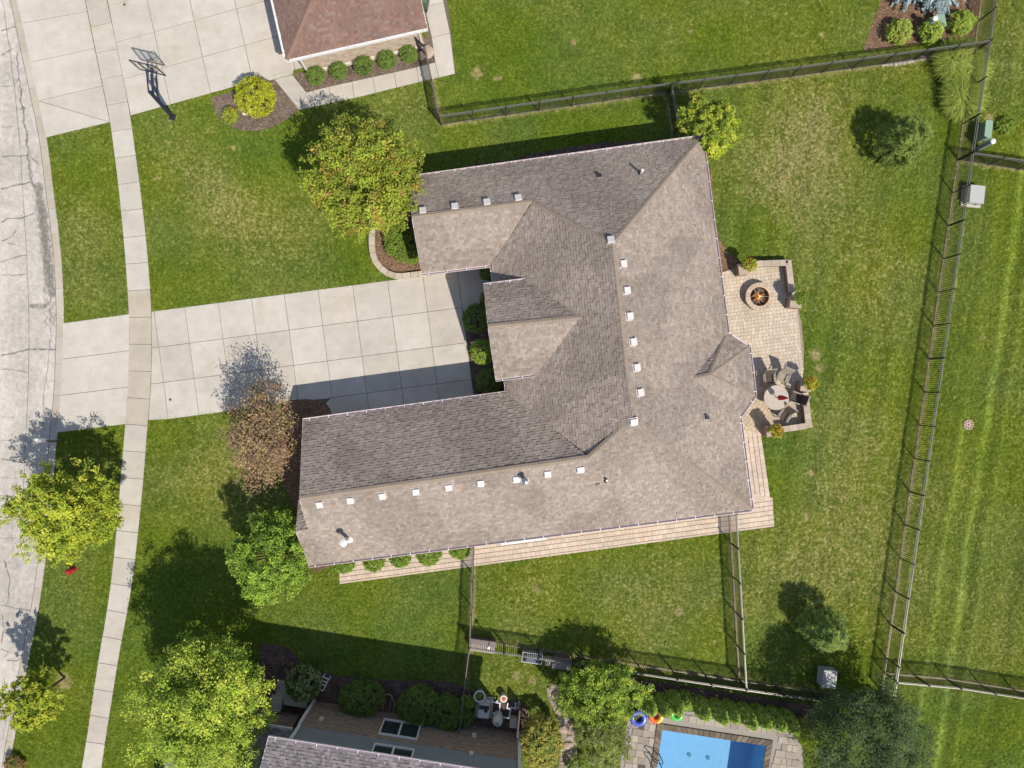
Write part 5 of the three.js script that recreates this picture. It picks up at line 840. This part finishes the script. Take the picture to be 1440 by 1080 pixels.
  const ring = (label, px, py, r, tr, c, c2) => { const [x, z] = G(px, py), o = thing('pool_ring', label, 'pool ring', [x, .05, z], 0); part('tube', new THREE.TorusGeometry(r, tr, 14, 36).rotateX(Math.PI / 2).translate(0, tr * .85, 0).scale(1, .85, 1), new THREE.MeshPhysicalMaterial({ color: lin(...c), roughness: .25, clearcoat: .6 }), o); if (c2) part('stripe', new THREE.TorusGeometry(r, tr * 1.03, 14, 14, 1.4).rotateX(Math.PI / 2).translate(0, tr * .85, 0).scale(1, .85, 1), new THREE.MeshPhysicalMaterial({ color: lin(...c2), roughness: .25 }), o); part('valve', cyl(.02, .015, .03, r, tr * 1.5, 0, 8), whiteM, o); };
  ring('blue inflatable ring lying on the pool paving', 897, 1008, .34, .15, [.07, .11, .55]); ring('orange and yellow inflatable ring lying on the pool paving', 922, 1005, .3, .15, [.8, .14, .02], [.8, .45, .03]); ring('bright green inflatable ring half under the evergreen row', 951, 1003, .27, .12, [.08, .55, .08]);
}
// ---------- pool equipment at the brick wall ----------
{
  const W = (px, py) => { const [x, z] = G(px, py); return new V3(x, 0, z); }, pvc = mat([.62, .64, .72], { roughness: .4 }), tan = mat([.6, .56, .47], { roughness: .6 });
  { const p = W(675, 974), o = thing('round_planter', 'round planter with thick white rim beside the pool heater', 'planter', [p.x, 0, p.z]); part('rim', new THREE.TorusGeometry(.3, .045, 8, 28).rotateX(Math.PI / 2).translate(0, .5, 0), whiteM, o); part('pot', new THREE.CylinderGeometry(.3, .24, .48, 24, 1, true).translate(0, .26, 0), mat([.4, .42, .45], { side: THREE.DoubleSide }), o); const m = crown(RNG(600), { at: new V3(0, .42, 0), rx: .22, rz: .22, ry: .12, pal: palGreen, clumps: 40, leaves: 10, cr: .06, size: .08 }); part('plant', m.geo(), leafM, o); }
  { const p = W(681, 991), o = thing('pool_heater', 'boxy pale grey pool heater with dark top grille', 'pool heater', [p.x, 0, p.z], -.1); part('pad', box(1.0, .08, 1.2, 0, .05, .1), conc[2], o); part('cabinet', rbox(.62, .8, .75, .03, 0, .46, 0), mat([.5, .52, .52]), o); part('grille', box(.56, .05, .22, 0, .88, -.24), darkM, o); part('control_panel', box(.18, .03, .14, .12, .875, -.04), mat([.02, .03, .06], { roughness: .2 }), o); }
  { const p = W(700, 1005), o = thing('filter_tank', 'pale grey rounded pool filter tank', 'filter tank', [p.x, 0, p.z]); part('tank', new THREE.LatheGeometry([[0, .02], [.28, .03], [.3, .12], [.3, .75], [.27, .88], [.18, .97], [.06, 1.02], [0, 1.03]].map((q) => new THREE.Vector2(...q)), 24), mat([.56, .58, .54], { roughness: .45 }), o); part('clamp', new THREE.TorusGeometry(.3, .022, 6, 26).rotateX(Math.PI / 2).translate(0, .5, 0), mat([.4, .36, .25]), o); part('gauge', cyl(.04, .04, .06, 0, 1.02, 0, 10), darkM, o); }
  { const p = W(708.5, 977.5), o = thing('chlorine_feeder', 'small round white tub with orange lid insert among pipes', 'tub', [p.x, 0, p.z]); part('tub', cyl(.2, .21, .5, 0, 0, 0, 20), tan, o); part('lid', cyl(.11, .1, .03, 0, .5, 0, 16), mat([.45, .12, .05]), o); }
  const pipe = thing('pool_piping', 'white plastic pipework linking the pool heater and filter', 'pipes'), run = (l, y = .3) => { for (let i = 0; i + 1 < l.length; i++) { part('pipe', rod(W(...l[i]).setY(y), W(...l[i + 1]).setY(y), .045, 8), pvc, pipe); if (i) part('elbow', new THREE.SphereGeometry(.06, 10, 8).translate(W(...l[i]).x, y, W(...l[i]).z), pvc, pipe); } };
  run([[684, 982], [703, 984.5], [702.5, 1000], [693, 999]], .35); run([[702, 1004], [716, 1005], [718, 993], [713, 991], [714, 984]], .4); run([[714, 992], [729, 992.5], [730, 983]], .3); run([[725, 993], [725, 983]], .45); for (const [x, y] of [[685, 983], [692, 983.5], [699, 984]]) run([[x, y], [x + .3, y - 4]], .42);
  const pd = W(722, 1012); single('equipment_screen', box(.08, 1.3, 1.5, W(729, 1003).x, .65, W(729, 1003).z, -.1), mat([.12, .09, .075]), 'low brown screen beside the pool filter', 'screen'); single('meter_cabinet', rbox(.42, .5, .5, .03, pd.x, .26, pd.z, -.1), tan, 'small beige cabinet beside the filter tank at the brick wall', 'cabinet');
  // white garden step ladder lying in the shaded bed
  const lp = W(457, 957), ld = thing('garden_bench', 'small white slatted garden seat in the shaded bed beside the hydrangea', 'bench', [lp.x, 0, lp.z], 1.1); for (const z of [-.18, .18]) { part('side_rail', box(.78, .05, .05, 0, .42, z), whiteM, ld); for (const x of [-.36, .36]) part('leg', box(.05, .42, .05, x, .21, z), whiteM, ld); } for (const x of [-.36, -.05, .15, .36]) part('slat', box(.06, .04, .36, x, .43, 0), whiteM, ld);
  const bb = W(493, 985), bi = thing('bird_statue', 'small pale blue garden ornament against the brick wall', 'ornament', [bb.x, 0, bb.z], .3); part('base', rbox(.5, .06, .16, .02, 0, .4, 0), mat([.4, .48, .55]), bi); part('stand', cyl(.03, .03, .4, 0, 0, 0, 8), darkM, bi); part('figure', new THREE.LatheGeometry([[0, .42], [.09, .44], [.1, .54], [.05, .62], [.06, .68], [0, .73]].map((p) => new THREE.Vector2(...p)), 12), mat([.45, .53, .6]), bi);
}
// ---------- patio ----------
{
  const stone = [[.5, .42, .35], [.45, .37, .31], [.55, .47, .4]].map((c) => mat(c, { map: rep(concreteTex, 1 / 2), bumpMap: cbump, bumpScale: .012, roughness: .95 })), capS = [[.88, .78, .7], [.82, .72, .64], [.94, .85, .77]].map((c) => mat(c, { map: rep(concreteTex, 1 / 3), bumpMap: cbump, bumpScale: .006, roughness: .92 })), R = RNG(700);
  function wallRun(o, a, b, w, h) {                                  // courses of blocks with cap stones
    const d = b.clone().sub(a), L = d.length(), ang = -Math.atan2(d.z, d.x), n = Math.max(1, Math.round(L / .42));
    for (let c = 0; c < 3; c++) for (let k = 0; k < n; k++) { const p = a.clone().lerp(b, (k + .5 + (c % 2 ? .12 : -.12)) / n); part('block', box(L / n - .012, h / 3 - .01, w - .06).rotateY(ang).translate(p.x, h / 3 * (c + .5), p.z), stone[Math.floor(R() * 3)], o); }
    for (let k = 0; k < n; k++) { const p = a.clone().lerp(b, (k + .5) / n); part('cap_stone', rbox(L / n - .008, .07, w, .012).rotateY(ang).translate(p.x, h + .04, p.z), capS[Math.floor(R() * 3)], o); }
  }
  function pillar(o, p, ang, w, d, h) { for (let c = 0; c < 4; c++) part('block', box(w - .05 + (c % 2) * .012, h / 4 - .008, d - .05 + (c % 2) * .012).rotateY(ang).translate(p.x, h / 4 * (c + .5), p.z), stone[c % 3], o); part('cap_stone', rbox(w, .08, d, .015).rotateY(ang).translate(p.x, h + .045, p.z), capS[1], o); }
  const at = (x, y, h) => P(x, y, h).setY(0), w1 = thing('seat_wall', 'low stone seat wall with corner and end pillars beside the fire pit', 'wall');
  wallRun(w1, at(1062, 371, .5), at(1108, 369.5, .5), .34, .48); wallRun(w1, at(1108, 366, .5), at(1113.5, 411, .5), .34, .48); pillar(w1, at(1046, 378, .8), .13, .62, .62, .75); pillar(w1, at(1119, 425, .8), -.1, .65, .62, .75);
  const w2 = thing('seat_wall', 'low stone seat wall with corner and end pillars round the dining table', 'wall');
  wallRun(w2, at(1131.5, 552, .5), at(1137, 600, .5), .34, .48); wallRun(w2, at(1133, 599, .5), at(1098, 604, .5), .34, .48); pillar(w2, at(1133, 543, .8), -.1, .6, .6, .75); pillar(w2, at(1085, 606, .8), .13, .62, .62, .75);
  const pot = (label, px, py, h, cols, green) => { const p = at(px, py, h), o = thing('flower_pot', label, 'flower pot', [p.x, h, p.z]); part('pot', new THREE.LatheGeometry([[0, 0], [.14, 0], [.2, .26], [.22, .28], [.2, .3], [.17, .28], [0, .26]].map((q) => new THREE.Vector2(...q)), 20), mat([.62, .6, .56]), o); const m = crown(RNG(px), { at: new V3(0, .42, 0), rx: .36, rz: .34, ry: .22, pal: green, clumps: 60, leaves: 12, cr: .1, size: .1, lump: .3 }); part('foliage', m.geo(), leafM, o); const f = leafMesh(), R2 = RNG(px + 1); for (let i = 0; i < 46; i++) { let u; do u = sph(R2); while (u.y < .05); const c = cols[Math.floor(R2() * cols.length)], q = new V3(u.x * .38, .43 + u.y * .24, u.z * .36); for (let k = 0; k < 5; k++) f.leaf(q.clone().add(sph(R2).multiplyScalar(.03)), sph(R2).add(new V3(0, 1, 0)).normalize(), sph(R2), .08, .06, c); } part('blossoms', f.geo(), leafM, o); };
  pot('flower pot with lime and orange plants on the pillar by the house bed', 1051, 374, .83, [[.55, .4, .03], [.5, .12, .02], [.45, .5, .05]], palLime); pot('flower pot with thin green plants on the fire pit side pillar', 1121, 420, .83, [[.3, .35, .06]], palGreen); pot('flower pot with yellow flowers on the pillar at the paving curve', 1136, 538, .83, [[.65, .42, .03], [.5, .3, .04]], palLime); pot('flower pot with red and yellow flowers on the pillar by the house corner', 1088, 605, .83, [[.6, .06, .02], [.55, .1, .03], [.6, .45, .05]], palLime);
  // fire pit
  const c = P(1068, 417, .42), fp = thing('fire_pit', 'round stone fire pit with a burning fire', 'fire pit', [c.x, .04, c.z]), r1 = .8, r0 = .54, N = 20;
  for (let k = 0; k < N; k++) { const a0 = (k + .015) / N * 6.2832, a1 = (k + .985) / N * 6.2832, q = (r, a) => [Math.cos(a) * r, Math.sin(a) * r], m = (a0 + a1) / 2; part('cap_stone', block([q(r0, a0), q(r0, m), q(r0, a1), q(r1, a1), q(r1, m), q(r1, a0)], .36, .43, .01), capS[Math.floor(R() * 3)], fp); for (let l = 0; l < 2; l++) part('block', block([q(r0 + .03, a0), q(r0 + .03, a1), q(r1 - .04, a1), q(r1 - .04, a0)], l * .18, l * .18 + .175, .008), stone[Math.floor(R() * 3)], fp); }
  part('fire_ring', new THREE.CylinderGeometry(.53, .53, .36, 30, 1, true).translate(0, .2, 0), mat([.05, .045, .04], { side: THREE.DoubleSide, metalness: .5 }), fp); part('ash_bed', cyl(.53, .53, .04, 0, .05, 0, 24), mat([.09, .08, .08], { roughness: 1 }), fp);
  for (const [a, y] of [[.2, .13], [1.5, .17], [2.6, .2], [.9, .23]]) part('log', rod(new V3(Math.cos(a) * .36, y, Math.sin(a) * .36), new V3(-Math.cos(a) * .36, y + .05, -Math.sin(a) * .36), .055, 9), mat([.12, .09, .07], { roughness: 1 }), fp);
  for (const a of [0, 2.0, 4.1]) part('grate_bar', rod(new V3(0, .42, 0), new V3(Math.cos(a) * .55, .42, Math.sin(a) * .55), .014, 6), mat([.2, .2, .2], { roughness: .6 }), fp);
  for (let k = 0; k < 6; k++) { const a = R() * 6.28, q = .05 + R() * .2, h = .12 + R() * .14, f = new THREE.ConeGeometry(.05 + R() * .03, h, 7, 4), p = f.attributes.position; for (let i = 0; i < p.count; i++) { const t = p.getY(i) / h + .5; p.setX(i, p.getX(i) * (1 + .6 * Math.sin(t * 3)) + .04 * Math.sin(t * 5 + k)); } f.computeVertexNormals(); f.translate(Math.cos(a) * q, .22 + h / 2, Math.sin(a) * q); part('flame', f, mat([.2, .05, .01], { emissive: lin(1, .32 + R() * .25, .05), emissiveIntensity: .3 }), fp); }
  const fl = new THREE.PointLight(lin(1, .5, .15), 1.2, 6); fl.position.set(0, .55, 0); fl.castShadow = true; fp.add(fl);
  // dining set
  const tp = P(1091.5, 559, .75), tb = thing('patio_table', 'round pale stone topped patio table with closed red umbrella', 'table', [tp.x, .04, tp.z]);
  part('table_top', new THREE.LatheGeometry([[0, .69], [.66, .69], [.7, .71], [.7, .73], [.67, .745], [0, .745]].map((q) => new THREE.Vector2(...q)), 40), mat([.9, .84, .8], { map: rep(concreteTex, 1), roughness: .7 }), tb); for (let k = 0; k < 4; k++) { const a = k * 1.571 + .4; part('leg', bar(new V3(Math.cos(a) * .5, 0, Math.sin(a) * .5), new V3(Math.cos(a) * .3, .7, Math.sin(a) * .3), .05), darkM, tb); }
  const um = thing('patio_umbrella', 'closed red patio umbrella standing through the round table', 'umbrella', [tp.x, .04, tp.z]); part('pole', cyl(.02, .02, 2.35, 0, 0, 0, 10), mat([.3, .24, .2]), um); { const g = new THREE.LatheGeometry([[.03, 1.15], [.13, 1.2], [.1, 1.45], [.11, 1.6], [.07, 1.95], [.03, 2.3], [0, 2.36]].map((q) => new THREE.Vector2(...q)), 24), p = g.attributes.position; for (let i = 0; i < p.count; i++) { const a = Math.atan2(p.getZ(i), p.getX(i)), k = 1 + .28 * Math.sin(a * 8); p.setX(i, p.getX(i) * k); p.setZ(i, p.getZ(i) * k); } g.computeVertexNormals(); part('canopy', g, mat([.5, .01, .03], { roughness: .85 }), um); part('finial', new THREE.SphereGeometry(.03, 10, 8).translate(0, 2.38, 0), darkM, um); part('base', cyl(.24, .2, .08, 0, 0, 0, 20), darkM, um); }
  const frm = mat([.3, .265, .24], { roughness: .5 }), sling = mat([.15, .12, .1], { map: rep(noiseBump, 3), roughness: .9 });
  function chair(label, slingM) {
    const o = thing('patio_chair', label, 'chair', [0, 0, 0], 0, 'chairs round the patio table');          // faces -z
    const seat = new THREE.BoxGeometry(.52, .03, .5, 1, 1, 4); seat.translate(0, .42, 0); part('seat', seat, slingM, o); const bk = new THREE.BoxGeometry(.52, .62, .03, 1, 5, 1), p = bk.attributes.position; for (let i = 0; i < p.count; i++) p.setZ(i, p.getZ(i) + (p.getY(i) + .31) * .42 - .03 * Math.cos(p.getX(i) * 4)); bk.computeVertexNormals(); bk.translate(0, .74, .25); part('backrest', bk, slingM, o);
    for (const x of [-.29, .29]) { part('leg', bar(new V3(x, 0, -.27), new V3(x, .62, -.22), .035), frm, o); part('leg', bar(new V3(x, 0, .34), new V3(x, .44, .24), .035), frm, o); part('arm', rbox(.07, .03, .58, .012, x, .63, .02), frm, o); part('back_frame', bar(new V3(x, .42, .24), new V3(x, 1.06, .52), .035), frm, o); part('seat_frame', bar(new V3(x, .42, -.25), new V3(x, .42, .26), .035), frm, o); }
    part('top_rail', bar(new V3(-.29, 1.06, .52), new V3(.29, 1.06, .52), .06, .04), frm, o); return o;
  }
  const place = (x, y) => { const [a, b] = G(x, y); return [a, .045, b]; }, face = (x, y) => { const [a, b] = G(x, y); return Math.atan2(a - tp.x, b - tp.z); };
  const ch = chair('dark brown sling chair on the house side of the round table, pushed back', sling); ch.position.set(...place(1077, 533)); ch.rotation.y = face(1077, 533) - .2;
  const c2 = chair('beige sling chair with pale seat at the round table', mat([.62, .54, .46], { map: rep(noiseBump, 3), roughness: .9 })); c2.position.set(...place(1096, 531)); c2.rotation.y = face(1096, 531);
  copy(ch, place(1113, 559), face(1113, 559) + .35, 'brown striped sling chair between the round table and the straight seat wall'); copy(ch, place(1098, 584), face(1098, 584) + .1, 'brown striped sling chair at the corner of the seat wall');
}

// ---------- grass blades: uncountable, one object ----------
{
  const CW = 16, W = LW * CW, D = LD * CW, m = new Uint8Array(W * D);
  for (const p of hard) {
    const zs = p.map((q) => q[1]), j0 = Math.max(0, Math.floor((Math.min(...zs) - LZ0) * CW)), j1 = Math.min(D - 1, Math.ceil((Math.max(...zs) - LZ0) * CW));
    for (let j = j0; j <= j1; j++) { const z = LZ0 + (j + .5) / CW, xs = []; for (let i = 0, k = p.length - 1; i < p.length; k = i++) { const [a, b] = p[i], [c, d] = p[k]; if ((b > z) !== (d > z)) xs.push((c - a) * (z - b) / (d - b) + a); } xs.sort((a, b) => a - b); for (let i = 0; i + 1 < xs.length; i += 2) for (let k = Math.max(0, Math.round((xs[i] - LX0) * CW)); k < Math.min(W, Math.round((xs[i + 1] - LX0) * CW)); k++) m[j * W + k] = 1; }
  }
  const kx = (z) => { for (let i = 0; i + 1 < kB.length; i++) if (z >= kB[i][1] && z <= kB[i + 1][1]) return lerp(kB[i][0], kB[i + 1][0], (z - kB[i][1]) / (kB[i + 1][1] - kB[i][1])); return 1e9; };
  const R = RNG(808), N = 420000, X0 = -30.5, X1 = 31.5, Z0 = -23.5, Z1 = 23.5;
  const pos = [], nor = []; for (let k = 0; k < 7; k++) { const a = k / 7 * 6.283 + R() * .6, d = [Math.cos(a), Math.sin(a)], s = [-d[1], d[0]], l = .05 + R() * .035, o = R() * .02, w = .007; for (const [u, y, e] of [[o, 0, -w], [o, 0, w], [o + l, .028 + R() * .03, 0]]) { pos.push(d[0] * u + s[0] * e, y, d[1] * u + s[1] * e); nor.push(d[0] * .15, .98, d[1] * .15); } }
  const g = new THREE.BufferGeometry(); g.setAttribute('position', new THREE.Float32BufferAttribute(pos, 3)); g.setAttribute('normal', new THREE.Float32BufferAttribute(nor, 3));
  const im = new THREE.InstancedMesh(g, new THREE.MeshPhysicalMaterial({ specularIntensity: .25, color: 0xffffff, roughness: .9, side: THREE.DoubleSide }), N), M = new THREE.Matrix4(), q = new THREE.Quaternion(), up = new V3(0, 1, 0), c = new THREE.Color(), dec = (v) => { v /= 255; return v <= .04045 ? v / 12.92 : Math.pow((v + .055) / 1.055, 2.4); };
  let n = 0, tries = 0;
  while (n < N && tries++ < N * 3) {
    const x = lerp(X0, X1, R()), z = lerp(Z0, Z1, R()), i = Math.floor((x - LX0) * CW), j = Math.floor((z - LZ0) * CW); if (m[j * W + i] || x < kx(z) + .02) continue;
    const s = .75 + .6 * R(); q.setFromAxisAngle(up, R() * 6.283); M.compose(new V3(x, 0, z), q, new V3(s, s * (.7 + .6 * R()), s)); im.setMatrixAt(n, M);
    const k = (Math.min(1586, Math.floor((z - LZ0) / LD * 1587)) * 2048 + Math.min(2047, Math.floor((x - LX0) / LW * 2048))) * 4, b = .95 + .5 * R(); c.setRGB(dec(lawnData[k]) * b, dec(lawnData[k + 1]) * b, dec(lawnData[k + 2]) * b); im.setColorAt(n, c); n++;
  }
  im.count = n; im.name = 'lawn_grass'; im.userData = { kind: 'stuff', label: 'short mown grass covering the lawns', category: 'grass' }; im.castShadow = im.receiveShadow = true; scene.add(im);
}
renderer.render(scene, camera);
